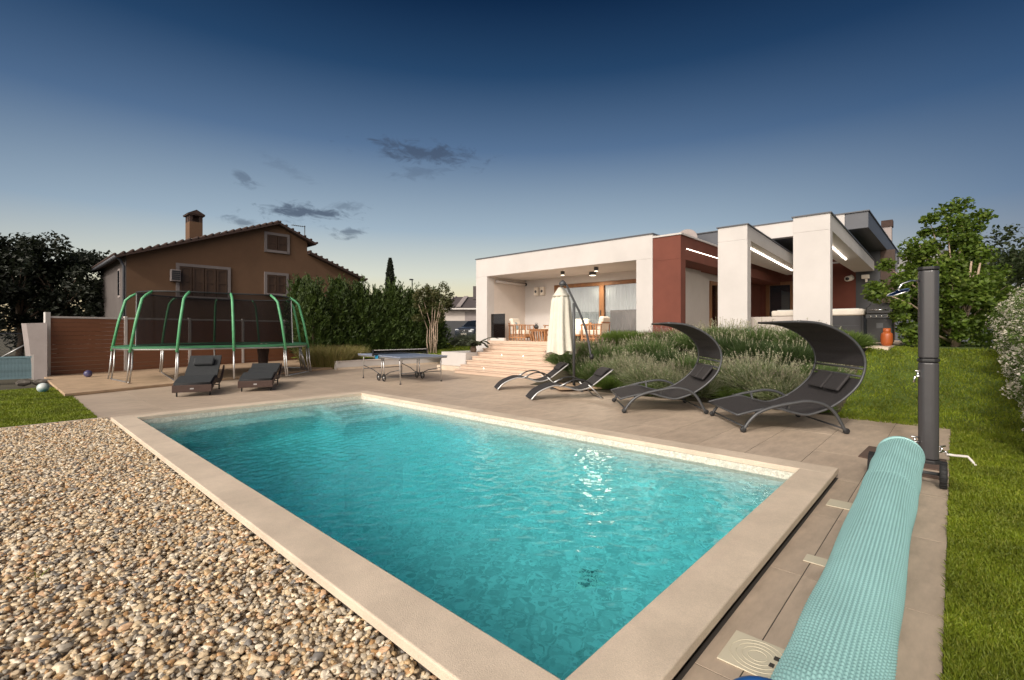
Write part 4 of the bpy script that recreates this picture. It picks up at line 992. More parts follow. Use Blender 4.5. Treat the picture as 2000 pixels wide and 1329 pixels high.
# leafy tree right of the house
def leafy():
    rng = np.random.default_rng(9); base = dp(1866, 12.6, 1.04); t = thing('leafy_tree', 'light green leafy tree behind the dark shower column', 'tree', base)
    up_ = Vector((0, 0, 1)); fw = Vector((math.cos(YAW), math.sin(YAW), 0))
    def at(px, py, dd=0.0):
        d = 12.6 + dd; q = dp(px, d); return Vector((q.x, q.y, hz(py, d))) - Vector(base)
    arms = [(1880, 425, 0), (1850, 445, -.3), (1815, 430, .2), (1790, 470, -.4), (1765, 500, .3), (1745, 530, -.5), (1718, 570, -.6), (1740, 560, .2), (1790, 550, -.7), (1830, 510, -.5), (1862, 480, .4), (1900, 480, .3), (1925, 500, .5),
            (1950, 530, .3), (1965, 560, .7), (1940, 590, -.2), (1900, 560, -.6), (1860, 560, -.8), (1870, 620, -.4), (1900, 640, 0), (1940, 640, .4), (1820, 600, .2), (1785, 612, .3), (1775, 645, -.2), (1850, 655, .3), (1905, 530, -.6), (1840, 470, .6), (1805, 510, .6), (1970, 610, .8), (1895, 440, .1), (1885, 410, .1), (1778, 525, 0), (1760, 590, .5)]
    b = MB(); cs, rad = [], []
    for k in range(5):
        a = k * 1.26; b.tube([(0, 0, -.1), (math.cos(a) * .12, math.sin(a) * .12, .5), (math.cos(a) * .35, math.sin(a) * .35, 1.3), (math.cos(a) * .5, math.sin(a) * .5, 2.2)], [.07, .055, .045, .02], 7)
    for px, py, dd in arms:
        e = at(px, py, dd); s = Vector((e.x * .12, e.y * .12, max(.15, e.z * .35)))
        b.tube([s, s.lerp(e, .55) + Vector((0, 0, .12)), e], [.035, .02, .006], 6)
        for j in range(4):
            c = s.lerp(e, .5 + .18 * j) + Vector(rng.normal(size=3) * .13); cs.append(tuple(c)); rad.append(rng.uniform(.16, .30))
    b.build('trunk', M_PALEBARK, t)
    P, u = clump_points(cs, np.array(rad) * 1.22, 24000, rng); V, Fc = leaves(P, .105, .78, rng=rng, outward=u, up=.5); link('crown', np_mesh('crown', V, Fc), F_TREE, t)
leafy()
for px, d, h_, cr, sd_, lb in ((1960, 21, 4.9, 1.7, 31, 'dark evergreen tree behind the leafy tree at right'), (2080, 17, 4.6, 1.9, 32, 'dark evergreen tree at the right picture edge'), (1765, 42, 7.2, 1.6, 33, 'far dark tree beside the roof chimney'), (1800, 40, 7.6, 1.4, 34, 'far dark tree behind the top of the leafy tree')):
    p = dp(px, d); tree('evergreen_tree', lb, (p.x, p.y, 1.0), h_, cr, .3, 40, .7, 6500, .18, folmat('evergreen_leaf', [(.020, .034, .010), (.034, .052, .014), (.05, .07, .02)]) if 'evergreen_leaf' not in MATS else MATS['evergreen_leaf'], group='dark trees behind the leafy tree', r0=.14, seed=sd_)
# flowering hedge along the right side
rng = np.random.default_rng(77); hg = thing('flowering_hedge', 'tall hedge covered in small cream flowers at right edge', 'hedge', (11.5, -1.2, .3))
n = 60000; X = rng.uniform(7.2, 17.0, n); q = rng.uniform(0, 1, n); g_ = zr(X, -1.0)
hh = (2.15 - .10 * (X - 7.2)) + .18 * np.sin(X * 2.1) + .12 * np.sin(X * 5.3)
hh = np.where(X < 8.2, hh * (.55 + .45 * smooth01((X - 7.2) / 1.0)), hh)
Z = g_ + hh * q; side = np.sin(np.pi * np.clip(.12 + q * .86, 0, 1)) ** .5
yf = -1.42 + .62 * side + .11 * np.sin(X * 3.7 + Z * 4.1) + .09 * np.sin(X * 8.1 - Z * 6.3) + .06 * np.sin(Z * 11 + X * 2)
Y = yf - rng.exponential(.10, n)
P = np.stack([X, Y, Z], 1); o = np.tile((-.25, 1.0, .15), (n, 1)) + rng.normal(size=(n, 3)) * .3
far = rng.uniform(0, 1, n) < np.clip((9.0 / X) ** 1.2, .25, 1)
P, o = P[far], o[far]
fl = rng.uniform(0, 1, len(P)) < .22 * (.35 + .65 * (np.sin(P[:, 0] * 4.3 + P[:, 2] * 3.1) > -.2))
W0 = np.array(hg.location)
V, Fc = leaves(P[~fl] - W0, .058, .5, rng=rng, outward=o[~fl]); link('foliage', np_mesh('foliage', V, Fc), F_HEDGE, hg)
fp_ = P[fl] - W0 + np.array((-.01, .05, .01)); k = 3
pp = np.repeat(fp_, k, 0) + rng.normal(size=(len(fp_) * k, 3)) * .016
V, Fc = leaves(pp, .034, .62, rng=rng, outward=np.repeat(o[fl], k, 0)); link('flower', np_mesh('flower', V, Fc), F_FLOWER, hg)['kind'] = 'stuff'
b = MB()
for i in range(9): x = 7.8 + i * 1.1; z = float(zr(x, -1)); b.tube([(x, -1.9, z - .05), (x + .1, -1.85, z + .8), (x - .05, -1.8, z + 1.5)], [.04, .03, .012], 6)
b.build('stem', M_BARK, hg, world=True)
n = 9000; X = rng.uniform(7.4, 17, n); P = np.stack([X, -1.9 - rng.uniform(0, .8, n), zr(X, -1) + rng.uniform(0, 1, n) * (2.2 - .1 * (X - 7.2))], 1) - W0
V, Fc = leaves(P, .12, .6, rng=rng); link('inner_foliage', np_mesh('inner_foliage', V, Fc), F_HEDGE, hg)

# shrubs on the bank: few meshes, many plants
def bush_mesh(kind, seed):
    rng = np.random.default_rng(seed)
    n, Lh, w, R0 = {'lavender': (2600, .62, .010, .16), 'green': (3600, .46, .011, .20), 'deep': (3000, .55, .010, .18), 'wild': (2300, .80, .011, .14)}[kind]
    az = rng.uniform(0, 6.28, n); tilt = rng.uniform(0, 1, n) ** .62 * {'lavender': 1.15, 'green': 1.2, 'deep': 1.1, 'wild': 1.0}[kind]
    d = np.stack([np.cos(az) * np.sin(tilt), np.sin(az) * np.sin(tilt), np.cos(tilt)], 1)
    st = rng.uniform(.05, .6, n)[:, None] * Lh; r_ = np.sqrt(rng.uniform(0, 1, n)) * R0
    P = np.stack([np.cos(az) * r_, np.sin(az) * r_, 0 * r_], 1) + d * st
    L = (Lh * rng.uniform(.75, 1.1, n) - st[:, 0]).clip(.1)
    dd = unit(d + rng.normal(size=(n, 3)) * (.42 if kind == 'wild' else .22) + np.array((0, 0, .15)))
    V, Fc = blades(P, dd, L, w, .25, rng)
    extra = []
    if kind in ('lavender', 'wild'):                       # fine side leaves along the stems
        k = rng.integers(0, n, 2600); q = P[k] + dd[k] * (L[k] * rng.uniform(.3, .95, 2600))[:, None]
        extra.append(leaves(q, .05, .22, rng=rng, dirs=dd[k], up=0))
    V, Fc = merge([(V, Fc)] + extra)
    me = np_mesh('foliage', V, Fc); me.materials.append({'lavender': F_LAV, 'green': F_GREENB, 'deep': F_DKB, 'wild': F_WILD}[kind])
    tips = None
    if kind in ('lavender', 'wild', 'deep'):
        m_ = {'lavender': 190, 'wild': 460, 'deep': 60}[kind]; k = rng.integers(0, n, m_); up_ = unit(dd[k] + np.array((0, 0, .5)))
        q = P[k] + dd[k] * (L[k] * .9)[:, None]
        V1, F1 = blades(q, up_, rng.uniform(.10, .22, m_), .006, .1, rng)
        q2 = q + up_ * .13
        qq = np.repeat(q2, 3, 0) + np.repeat(up_, 3, 0) * np.tile(np.array([-.02, .015, .05])[:, None], (m_, 1))
        V2, F2 = leaves(qq, .035, .5, rng=rng, dirs=np.repeat(up_, 3, 0), up=0)
        V, Fc = merge([(V1, F1), (V2, F2)]); tips = np_mesh('flower_spike', V, Fc)
    return me, tips
BUSH = {k: [bush_mesh(k, 100 + i * 7 + j) for j in range(3)] for i, k in enumerate(('lavender', 'green', 'deep', 'wild'))}
def bush(kind, x, y, s, label, rz, group, j=0, tipm=None, sz=1.0):
    me, tips = BUSH[kind][j % 3]
    t = thing({'lavender': 'lavender_bush', 'green': 'green_shrub', 'deep': 'lavender_bush', 'wild': 'silver_shrub'}[kind], label, 'shrub', (x, y, float(zr(x, y)) - .03), rz, group); t.scale = (s, s, s * sz)
    link('foliage', me, None, t)
    if tips:
        tm = tips
        if tipm:
            tm = tips.copy(); tm.materials.clear(); tm.materials.append(tipm)
        elif not tips.materials: tips.materials.append(F_LAVTIP)
        link('flower_spike', tm, F_LAVTIP, t)['kind'] = 'stuff'
SB = 'shrubs on the planted bank'
rr = random.Random(3)
bushes = [  # kind, x, y, size, label
    ('lavender', 11.35, 8.3, 1.15, 'purple tipped lavender spilling over the right side of the stairs'), ('lavender', 11.9, 7.7, 1.1, 'lavender bush behind the parasol pole next to the stairs'),
    ('deep', 11.05, 7.65, 1.0, 'dark green shrub behind the farther low sun lounger'), ('lavender', 10.75, 6.95, 1.15, 'silvery lavender just right of the parasol pole'),
    ('green', 12.75, 7.35, 1.35, 'bright green rounded shrub before the right porch pillar'), ('green', 12.85, 6.7, 1.25, 'bright green shrub under the red house block'),
    ('lavender', 11.6, 6.9, 1.2, 'silver lavender below the bright green rounded shrub'), ('green', 10.35, 6.35, .95, 'low green tuft behind the nearer low sun lounger'),
    ('wild', 10.9, 6.1, 1.05, 'silvery flowering shrub between the low loungers and first shade lounger'), ('lavender', 11.9, 6.0, 1.25, 'lavender bush before the red block, mid bank'),
    ('lavender', 12.8, 5.9, 1.1, 'lavender with spikes against the red house block'), ('wild', 10.55, 5.35, 1.05, 'pale spiky shrub left of the first shade canopy'),
    ('deep', 11.5, 5.2, 1.2, 'grey green lavender behind the first shade canopy edge'), ('lavender', 12.6, 5.0, 1.2, 'lavender bush under the white recess wall'),
    ('wild', 10.45, 4.7, 1.0, 'pale shrub directly behind the first shade lounger seat'), ('lavender', 11.2, 4.4, 1.2, 'grey lavender behind the first shade lounger pillows'),
    ('deep', 12.2, 4.1, 1.35, 'dense dark green lavender in front of the first white pier'), ('lavender', 12.9, 4.5, 1.3, 'tall spiked lavender at the foot of the first white pier'),
    ('deep', 12.0, 3.4, 1.35, 'dense dark green lavender between the two shade canopies'), ('lavender', 12.9, 3.6, 1.25, 'tall spiked lavender between the two white piers'),
    ('wild', 10.35, 4.05, .9, 'low silver shrub between the two shade loungers'), ('lavender', 10.9, 3.6, 1.1, 'soft grey lavender left of the big silver shrub'),
    ('wild', 10.7, 2.95, 1.25, 'large silver spiky shrub beside the second shade canopy'), ('wild', 10.35, 2.4, 1.0, 'silver shrub seen under the second shade canopy'),
    ('green', 10.35, 3.35, .8, 'low green tuft behind the second shade lounger seat'), ('deep', 11.9, 2.6, 1.3, 'dark lavender hidden behind the second shade canopy'),
    ('green', 14.0, 2.35, 1.35, 'bright green shrub in front of the hot tub'), ('green', 13.7, 1.9, 1.15, 'bright green shrub right of the second white pier'),
    ('lavender', 12.9, 2.6, 1.2, 'lavender at the foot of the second white pier'), ('green', 10.15, 1.95, .8, 'low yellow green tuft under the second canopy'),
    ('lavender', 11.4, 2.0, 1.0, 'lavender at the right end of the bank'), ('green', 10.2, 5.1, .75, 'low green tuft behind the first shade lounger feet'), ('lavender', 12.1, 8.6, .9, 'small lavender bush beside the upper stairs')]
for i, (k, x, y, s, lb) in enumerate(bushes):
    bush(k, x, y, s, lb, rr.uniform(0, 6.28), SB, i, F_PURPLE if i in (0, 1, 10) else None, {'green': .9}.get(k, .80))
# straw coloured ornamental grass beside the trampoline
def clump(label, p, Lh, n, m, spread, seed, group):
    rng = np.random.default_rng(seed); az = rng.uniform(0, 6.28, n); tilt = rng.uniform(0, .55, n)
    d = np.stack([np.cos(az) * np.sin(tilt), np.sin(az) * np.sin(tilt), np.cos(tilt)], 1); r_ = np.sqrt(rng.uniform(0, 1, n)) * spread
    V, Fc = blades(np.stack([np.cos(az) * r_, np.sin(az) * r_, 0 * r_], 1), d, rng.uniform(.5, 1.1, n) * Lh * 1.12, .014, .5, rng)
    t = thing('ornamental_grass', label, 'grass clump', p, 0, group); link('blades', np_mesh('blades', V, Fc), m, t)
for i, (px, py, h_, lb) in enumerate(((612, 716, .95, 'straw coloured grass clump nearest the trampoline'), (634, 720, .9, 'second straw grass clump from the trampoline'), (655, 720, .95, 'middle straw coloured grass clump'), (676, 716, .9, 'fourth straw grass clump from the trampoline'), (693, 708, .85, 'straw grass clump closest to the game table'))):
    p = gp(px, py); clump(lb, p, h_, 1500, F_STRAW, .42, 50 + i, 'straw grass clumps beside the trampoline')
p = dp(913, 29, .54); clump('grey green grass tuft in front of the parked car', p, .9, 1300, folmat('grey_blade', [(.09, .11, .07), (.14, .16, .10)]), .6, 61, None)
p = dp(897, 29.5, .54); clump('green grass tuft left of the car number plate', p, .6, 900, MATS['grey_blade'], .5, 62, None)
# small dark cycad by the stairs
t = thing('cycad', 'small dark spiky cycad beside the marble stairs', 'plant', (12.25, 13.32, .66)); rng = np.random.default_rng(8); b = MB(); vv = []
b.lathe([(.10, 0), (.13, .1), (.09, .22), (.03, .26)], 12); b.build('trunk', M_BARK, t)
for i in range(13):
    a = i * 2.4; L = rng.uniform(.55, .95); u = np.linspace(0.05, 1, 40)[:, None]; ho = np.array((math.cos(a), math.sin(a), 0)); q = np.array((0, 0, .22)) + ho * L * (u ** .9) + np.array((0, 0, 1)) * L * (.95 * u - .85 * u * u * rng.uniform(.6, 1.2))
    s = np.array((-math.sin(a), math.cos(a), 0))
    for sg_ in (1, -1): vv.append(blades(q, np.tile(s * sg_ + ho * .5, (40, 1)), .17 * (1 - .5 * u[:, 0]), .03, .15, rng))
V, Fc = merge(vv); link('frond', np_mesh('frond', V, Fc), F_PALM, t)

# grass blades
def lawn_blades(name, label, P, L, w, m=M_GRASS):
    n = len(P); d = RNG.normal(size=(n, 3)) * .42; d[:, 2] = 1
    V, Fc = blades(P, d, L, w, .5); o = link(name, np_mesh(name, V, Fc), m); tag(o, label, 'grass', kind='stuff')
n = 250000; r_ = np.exp(RNG.uniform(math.log(1.35), math.log(15.5), n)); a = np.where(r_ > 9, R(12.5) - RNG.uniform(0, 1, n) ** 1.1 * R(26), R(1) - np.abs(RNG.normal(0, 1, n)) * R(9))
X, Y = r_ * np.cos(a), r_ * np.sin(a); k = ((X < 9.76) & (Y < .03)) | ((X >= 9.76) & (Y < 1.5)); k &= ~((X > 14.4) & (Y > 1.1))
X, Y = X[k], Y[k]; dens = np.sin(X * 7.3 + 2 * np.sin(Y * 5)) * np.sin(Y * 9.1 + X) 
L = (.030 + .012 * dens + .0018 * np.hypot(X, Y)) * RNG.uniform(.5, 1.5, len(X))
lawn_blades('grass', 'short green grass of the lawn along the deck and slope', np.stack([X, Y, zr(X, Y) * (X > 9.75) - .006], 1), L, .003 + .0009 * np.hypot(X, Y))
n = 60000; X, Y = RNG.uniform(-1.5, 1.18, n), 10.67 + 6.6 * RNG.uniform(0, 1, n) ** 1.3
lawn_blades('grass', 'short dark grass of the small lawn behind the gravel', np.stack([X, Y, 0 * X - .012], 1), RNG.uniform(.03, .065, n), .014)
n = 40000; lat, d = RNG.uniform(-9.6, 0, n), RNG.uniform(20.8, 33, n); c_, s_ = math.cos(YAW), math.sin(YAW); X, Y = c_ * d + s_ * lat, s_ * d - c_ * lat
k = ~((X > 11.6) & (Y < 14.7)); X, Y = X[k], Y[k]
lawn_blades('grass', 'short grass of the shaded lawn before the conifer hedge', np.stack([X, Y, zl(X, Y) - .01], 1), RNG.uniform(.04, .09, len(X)), .03)
p = gp(70, 1140, -.02); V, Fc = blades(np.tile(np.array(p), (5, 1)) + RNG.normal(size=(5, 3)) * .006, RNG.normal(size=(5, 3)) * .3 + np.array((0, 0, 1)), RNG.uniform(.08, .14, 5), .006, .4)
tag(link('weed', np_mesh('weed', V, Fc), M_GRASS), 'single small green weed growing out of the gravel', 'weed')

# ------------------------------------------------------------------ porch furniture
PF = ZF
def armchair(label, x, y, rz, group):
    t = thing('armchair', label, 'armchair', (x, y, PF), rz, group)
    b = MB(); w, d = .78, .76
    for sx in (-1, 1):
        b.bar((-d / 2, sx * w / 2, .62), (d / 2, sx * w / 2, .62), .07, .035); b.bar((-d / 2, sx * w / 2, .13), (d / 2, sx * w / 2, .13), .05, .06)
    b.bar((-d / 2, -w / 2, .68), (-d / 2, w / 2, .68), .05, .05); b.bar((d / 2 - .03, -w / 2 + .03, .20), (d / 2 - .03, w / 2 - .03, .20), .04, .12); b.box(-d / 2 + .03, d / 2 - .05, -w / 2 + .03, w / 2 - .03, .20, .24)
    b.build('frame', M_TEAK, t, bevel=.004)
    for sx in (-1, 1):
        for i in range(6):
            u = -d / 2 + .05 + i * (d - .1) / 5; MB().bar((u, sx * w / 2, .0), (u + (.03 if i % 2 else -.02), sx * w / 2, .60), .045, .03).build('slat', M_TEAK, t)
    MB().box(-d / 2 + .06, d / 2 - .01, -w / 2 + .05, w / 2 - .05, .242, .42).build('seat_cushion', M_WHITECLOTH, t, bevel=.05, seg=4)
    o = MB().box(-.09, .09, -w / 2 + .05, w / 2 - .05, 0, .50).build('back_cushion', M_WHITECLOTH, t, bevel=.07, seg=4); o.location = (-d / 2 + .14, 0, .40); o.rotation_euler = (0, R(-12), 0)
    return t
armchair('slatted acacia armchair with white cushions behind the smoked glass', 14.35, 12.75, R(-75), 'slatted porch armchairs')
armchair('slatted acacia armchair with white cushions right of the closed parasol', 14.35, 9.25, R(100), 'slatted porch armchairs')
t = thing('porch_sofa', 'slatted acacia sofa with white cushions against the porch wall', 'sofa', (15.05, 11.0, PF), R(180))
b = MB(); b.bar((-.38, -.85, .68), (-.38, .85, .68), .05, .05); b.box(-.36, .36, -.82, .82, .20, .24)
for sx in (-1, 1): b.bar((-.38, sx * .87, .60), (.38, sx * .87, .60), .07, .035)
b.build('frame', M_TEAK, t, bevel=.004)
for i in range(15): MB().bar((-.40, -.84 + i * .12, 0), (-.40, -.84 + i * .12, .66), .03, .045).build('slat', M_TEAK, t)
for sx in (-1, 1):
    for u in (-.3, 0, .3): MB().bar((u, sx * .87, 0), (u, sx * .87, .585), .045, .03).build('slat', M_TEAK, t)
MB().box(-.33, .38, -.80, .80, .242, .42).build('seat_cushion', M_WHITECLOTH, t, bevel=.05, seg=4)
for y in (-.40, .40):
    o = MB().box(-.09, .09, -.37, .37, 0, .46).build('back_cushion', M_WHITECLOTH, t, bevel=.07, seg=4); o.location = (-.25, y, .40); o.rotation_euler = (0, R(-12), 0)
def pillow(label, x, y, z, rz, m, s=.42):
    t = thing('throw_pillow', label, 'pillow', (x, y, z), rz); o = MB().box(-.07, .07, -s / 2, s / 2, 0, s).build('cover', m, t, bevel=.065, seg=4); o.rotation_euler = (0, R(-16), 0)
pillow('blue grey pillow on the left half of the porch sofa', 15.02, 11.55, PF + .43, R(175), M_BLUECLOTH); pillow('blue grey pillow in the middle of the porch sofa', 15.02, 11.05, PF + .43, R(186), M_BLUECLOTH); pillow('grey pillow on the left porch armchair', 14.3, 12.95, PF + .43, R(-70), M_BLUECLOTH, .34)
t = thing('coffee_table', 'low acacia coffee table with slanting slat legs on the porch', 'table', (13.95, 11.35, PF), R(90))
b = MB(); b.box(-.42, .42, -.36, .36, .43, .46); b.box(-.38, .38, -.32, .32, .37, .429); b.build('top', M_TEAK, t, bevel=.005)
for sx in (-1, 1):
    for i in range(6): MB().bar((-.33 + i * .132 * .9, sx * .29, 0), (-.37 + i * .148, sx * .32, .368), .05, .035).build('leg', M_TEAK, t)
    for i in range(4): MB().bar((sx * .33, -.2 + i * .13, 0), (sx * .37, -.2 + i * .13, .368), .035, .05).build('leg', M_TEAK, t)
t = thing('teapot', 'black teapot standing on the acacia coffee table', 'teapot', (13.92, 11.62, PF + .46))
b = MB(); b.lathe([(.05, 0), (.085, .04), (.09, .09), (.06, .14), (.03, .15)], 18); b.build('body', M_BLACK, t); b = MB(); b.lathe([(.055, .145), (.03, .165), (.012, .185), (.004, .19)], 14); b.build('lid', M_BLACK, t)
b = MB(); b.tube([(0, .07, .07), (0, .13, .10), (0, .15, .14)], [.02, .014, .01]); b.build('spout', M_BLACK, t); b = MB(); b.tube([(0, -.05, .14), (0, -.05, .22), (0, .05, .22), (0, .05, .14)], .008); b.build('handle', M_BLACK, t)
t = thing('tray', 'flat pale tray on the acacia coffee table', 'tray', (13.95, 11.15, PF + .46)); MB().box(-.12, .12, -.16, .16, 0, .025).build('tray', M_WHITECLOTH, t, bevel=.008)

# ------------------------------------------------------------------ closed cantilever parasol
UB = gp(1121, 760); UB.z = 0
par = thing('closed_parasol', 'closed cream cantilever parasol hanging from a dark curved arm', 'parasol', UB)
rt = Vector((math.sin(YAW), -math.cos(YAW), 0)); ud = 11.85
def up_(px, py): q = dp(px, ud); return Vector((q.x, q.y, hz(py, ud))) - UB
b = MB(); b.tube([(0, 0, .02), up_(1121, 592)], .035, 12); b.build('mast', M_GREY, par)
pts = [(1103, 554), (1108, 560), (1113, 572), (1121, 588), (1130, 606), (1138, 626), (1145, 648), (1150, 670), (1153, 690), (1155, 700)]
b = MB(); b.tube([up_(*q) for q in pts], .028, 10); b.build('curved_arm', M_GREY, par)
b = MB(); b.tube([up_(1155, 692), up_(1156, 702)], .05, 10); b.bar(up_(1155, 697), up_(1150, 697), .03, .03); b.build('crank', M_BLACK, par)
hub = up_(1099, 557); b = MB(); b.lathe([(.03, -.02), (.09, -.01), (.09, .05), (.05, .09), (.02, .12)], 16, hub); b.tube([hub, hub + Vector((math.cos(YAW), math.sin(YAW), 0)) * .38], .03, 8); b.build('hub', M_GREY, par)
fwc = Vector((math.cos(YAW), math.sin(YAW), 0)); hub = hub + fwc * .38; P = []; zt, zb = hub.z - .03, hz(686, ud)
for i in range(15):
    k = i / 14; row = []
    R0 = .05 + .10 * min(1, k * 5) + .10 * k + (.05 if k > .12 else 0)
    for j in range(49):
        a = 2 * math.pi * j / 48; f = 1 + .22 * (.3 + k) * math.cos(8 * a + .6 * math.sin(3 * k)) + .06 * math.cos(3 * a + k * 2)
        z = zt + (zb - zt) * k - (.10 * (.5 - .5 * math.cos(4 * a + 1)) if i == 14 else 0)
        row.append((hub.x - .02 * k + R0 * f * math.cos(a), hub.y + R0 * f * math.sin(a), z))
    P.append(row)
b = MB(); b.sheet(P, .004); b.build('canopy', M_CREAMCLOTH, par)
b = MB(); b.lathe([(.07, .02), (.20, -.17), (.225, -.21), (.21, -.21), (.06, .0)], 24, hub + Vector((0, 0, -.05))); b.build('vent_cap', M_CREAMCLOTH, par)
b = MB(); b.tube([hub + Vector((0, 0, -.1)), (hub.x, hub.y, zb + .12)], .02, 8); b.build('stem', M_GREY, par)
ax = R(-36); c0 = gp(1117, 768) - UB; c0.z = 0
b = MB()
for a in (ax, ax + R(90)): v = Vector((math.cos(a), math.sin(a), 0)) * .62; b.bar(-v + Vector((0, 0, .02)), v + Vector((0, 0, .02)), .05, .04)
b.build('cross_foot', M_GREY, par)
v1, v2 = Vector((math.cos(ax), math.sin(ax), 0)), Vector((-math.sin(ax), math.cos(ax), 0))
for sx, sy in ((-1, -1), (1, -1), (-1, 1), (1, 1)):
    c = v1 * sx * .29 + v2 * sy * .29; b = MB(); b.bar(c - v1 * .25 + Vector((0, 0, .075)), c + v1 * .25 + Vector((0, 0, .075)), .5, .05)
    o = b.build('ballast_slab', M_PAD, par, bevel=.006)

# ------------------------------------------------------------------ loungers
def interp(pts, n):
    """smooth curve through points (Catmull-Rom)"""
    pts = [Vector(p) for p in pts]; out = []
    m = len(pts) - 1
    for i in range(n):
        t = i / (n - 1) * m; k = min(int(t), m - 1); u = t - k
        p0, p1, p2, p3 = pts[max(k - 1, 0)], pts[k], pts[k + 1], pts[min(k + 2, m)]
        out.append(.5 * ((2 * p1) + (p2 - p0) * u + (2 * p0 - 5 * p1 + 4 * p2 - p3) * u * u + (3 * p1 - p0 - 3 * p2 + p3) * u ** 3))
    return out
def chaise(label, x, y, rz):
    t = thing('sun_lounger', label, 'sun lounger', (x, y, 0), rz, 'low curved sun loungers')
    prof = [(0, .012), (.14, .16), (.33, .255), (.52, .305), (.71, .29), (.87, .245), (1.03, .20), (1.2, .215), (1.36, .28), (1.6, .45), (1.85, .63)]
    W_ = .54; pr = interp([(a, 0, c) for a, c in prof], 48)
    for y0 in (0.0, W_):
        b = MB(); b.tube([Vector((p.x, y0, p.z)) for p in pr], .016, 8); b.build('rail', M_SILVER, t)
    b = MB(); b.sheet([[(p.x, y0, p.z + .016 - .012 * math.sin(math.pi * y0 / W_)) for y0 in np.linspace(.012, W_ - .012, 7)] for p in pr], .004); b.build('sling', M_SLING, t)
    for y0 in (-.03, W_ + .03):
        arm = interp([(.70, y0, .30), (.84, y0, .395), (1.02, y0, .43), (1.2, y0, .40), (1.36, y0, .30)], 16); b = MB(); b.tube(arm, .017, 8); b.build('armrest', M_BLACK, t)
        b = MB(); b.tube([(.62, y0, .29), (.86, y0, .40)], .018, 8); b.build('bracket', M_SILVER, t)
        b = MB(); b.tube([(1.27, y0, .31), (1.60, y0, .012)], .014, 8); b.build('leg', M_SILVER, t)
    b = MB(); b.tube([(1.58, -.03, .02), (1.58, W_ + .03, .02)], .014, 8); b.tube([(.02, 0, .02), (.02, W_, .02)], .014, 8); b.build('crossbar', M_SILVER, t)
    b = MB(); b.sheet([[(1.60 + .21 * i / 5, y0, .475 + .155 * i / 5 + .035 * math.sin(math.pi * i / 5)) for y0 in np.linspace(.05, W_ - .05, 5)] for i in range(6)], .03); b.build('head_pillow', M_SLING, t)
    return t
chaise('low curved dark sun lounger closest to the marble stairs', 8.46, 8.32, R(-36.3)); chaise('low curved dark sun lounger in front of the parasol foot', 7.72, 6.59, R(-36.3))
def shade_lounger(label, cx, cy, rz):
    t = thing('shade_lounger', label, 'sun lounger', (cx, cy, 0), rz, 'double loungers with shade canopy')
    prof = [(-.72, .25), (-.5, .31), (-.2, .36), (.05, .30), (.25, .265), (.45, .32), (.62, .40), (.80, .53), (.97, .71), (1.05, .90), (1.06, 1.07), (1.00, 1.23), (.87, 1.38), (.67, 1.51), (.42, 1.60), (.12, 1.625)]
    Wd = 1.28; pr = interp([(a, 0, c) for a, c in prof], 76)
    for y0 in (-Wd / 2, Wd / 2):
        b = MB(); b.tube([Vector((p.x, y0, p.z)) for p in pr], .019, 8); b.build('hoop_rail', M_GREY, t)
    b = MB()
    for k in (0, 43, 46, 75): p = pr[k]; b.tube([(p.x, -Wd / 2, p.z), (p.x, Wd / 2, p.z)], .016, 8)
    b.build('crossbar', M_GREY, t)
    def cloth(i0, i1, name, sag, wr):
        P = []
        for i in range(i0, i1 + 1):
            p = pr[i]; q0, q1 = pr[max(i - 1, 0)], pr[min(i + 1, 75)]; d = (q1 - q0).normalized(); nrm = Vector((-d.z, 0, d.x)); k = (i - i0) / (i1 - i0)
            row = []
            for y0 in np.linspace(-Wd / 2 + .015, Wd / 2 - .015, 25):
                u = y0 / Wd + .5; s = -sag * math.sin(math.pi * u) * (.4 + .6 * math.sin(math.pi * k)) + wr * (math.sin(i * 1.15 + 2.2 * math.sin(u * 3.1)) * .6 + .4 * math.sin(i * 2.1 + u * 4)) * math.sin(math.pi * u) ** .5
                row.append(p + Vector((0, y0, 0)) + nrm * s)
            P.append(row)
        b = MB(); b.sheet(P, .004); return b.build(name, M_SLING, t)
    cloth(1, 42, 'seat_sling', .035, 0); cloth(47, 75, 'canopy', -.01, .011)
    for y0 in (-.29, .13):
        q = pr[39]; o = MB().box(-.15, .15, -.19, .19, -.022, .022).build('head_pillow', M_SLING, t, bevel=.02, seg=3)
        d = (pr[42] - pr[36]).normalized(); o.location = (q.x - .05, y0 + .05, q.z + .035); o.rotation_euler = (0, -math.atan2(d.z, d.x), 0)
    for y0 in (-.665, .665):
        arm = interp([(-.64, y0, .05), (-.56, y0, .17), (-.44, y0, .285), (-.25, y0, .37), (.04, y0, .435), (.26, y0, .465), (.46, y0, .43), (.60, y0, .34), (.70, y0, .19), (.77, y0, .05)], 40)
        b = MB(); b.tube(arm, .024, 10); b.build('arm_leg', M_GREY, t)
        b = MB(); b.bar((.0, y0 * .9, .30), (0, y0, .425), .03, .03); b.bar((.58, y0 * .92, .38), (.60, y0, .35), .03, .03); b.bar((-.45, y0 * .9, .30), (-.42, y0, .30), .03, .03); b.build('bracket', M_GREY, t)
        for x in (-.65, .79):
            b = MB(); b.lathe([(.03, -.022), (.042, -.016), (.042, .016), (.03, .022)], 16, (x, y0, .043), (0, 1, 0)); b.build('wheel', M_BLACK, t)
    b = MB(); b.tube([(-.62, -.665, .075), (-.62, .665, .075)], .014, 8); b.tube([(.76, -.665, .075), (.76, .665, .075)], .014, 8); b.build('axle', M_GREY, t)
shade_lounger('dark double lounger with arched shade canopy, in the middle of the deck edge', 8.62, 4.27, R(-51.5)); shade_lounger('dark double lounger with arched shade canopy, nearest the lawn', 8.36, 2.17, R(-51.5))

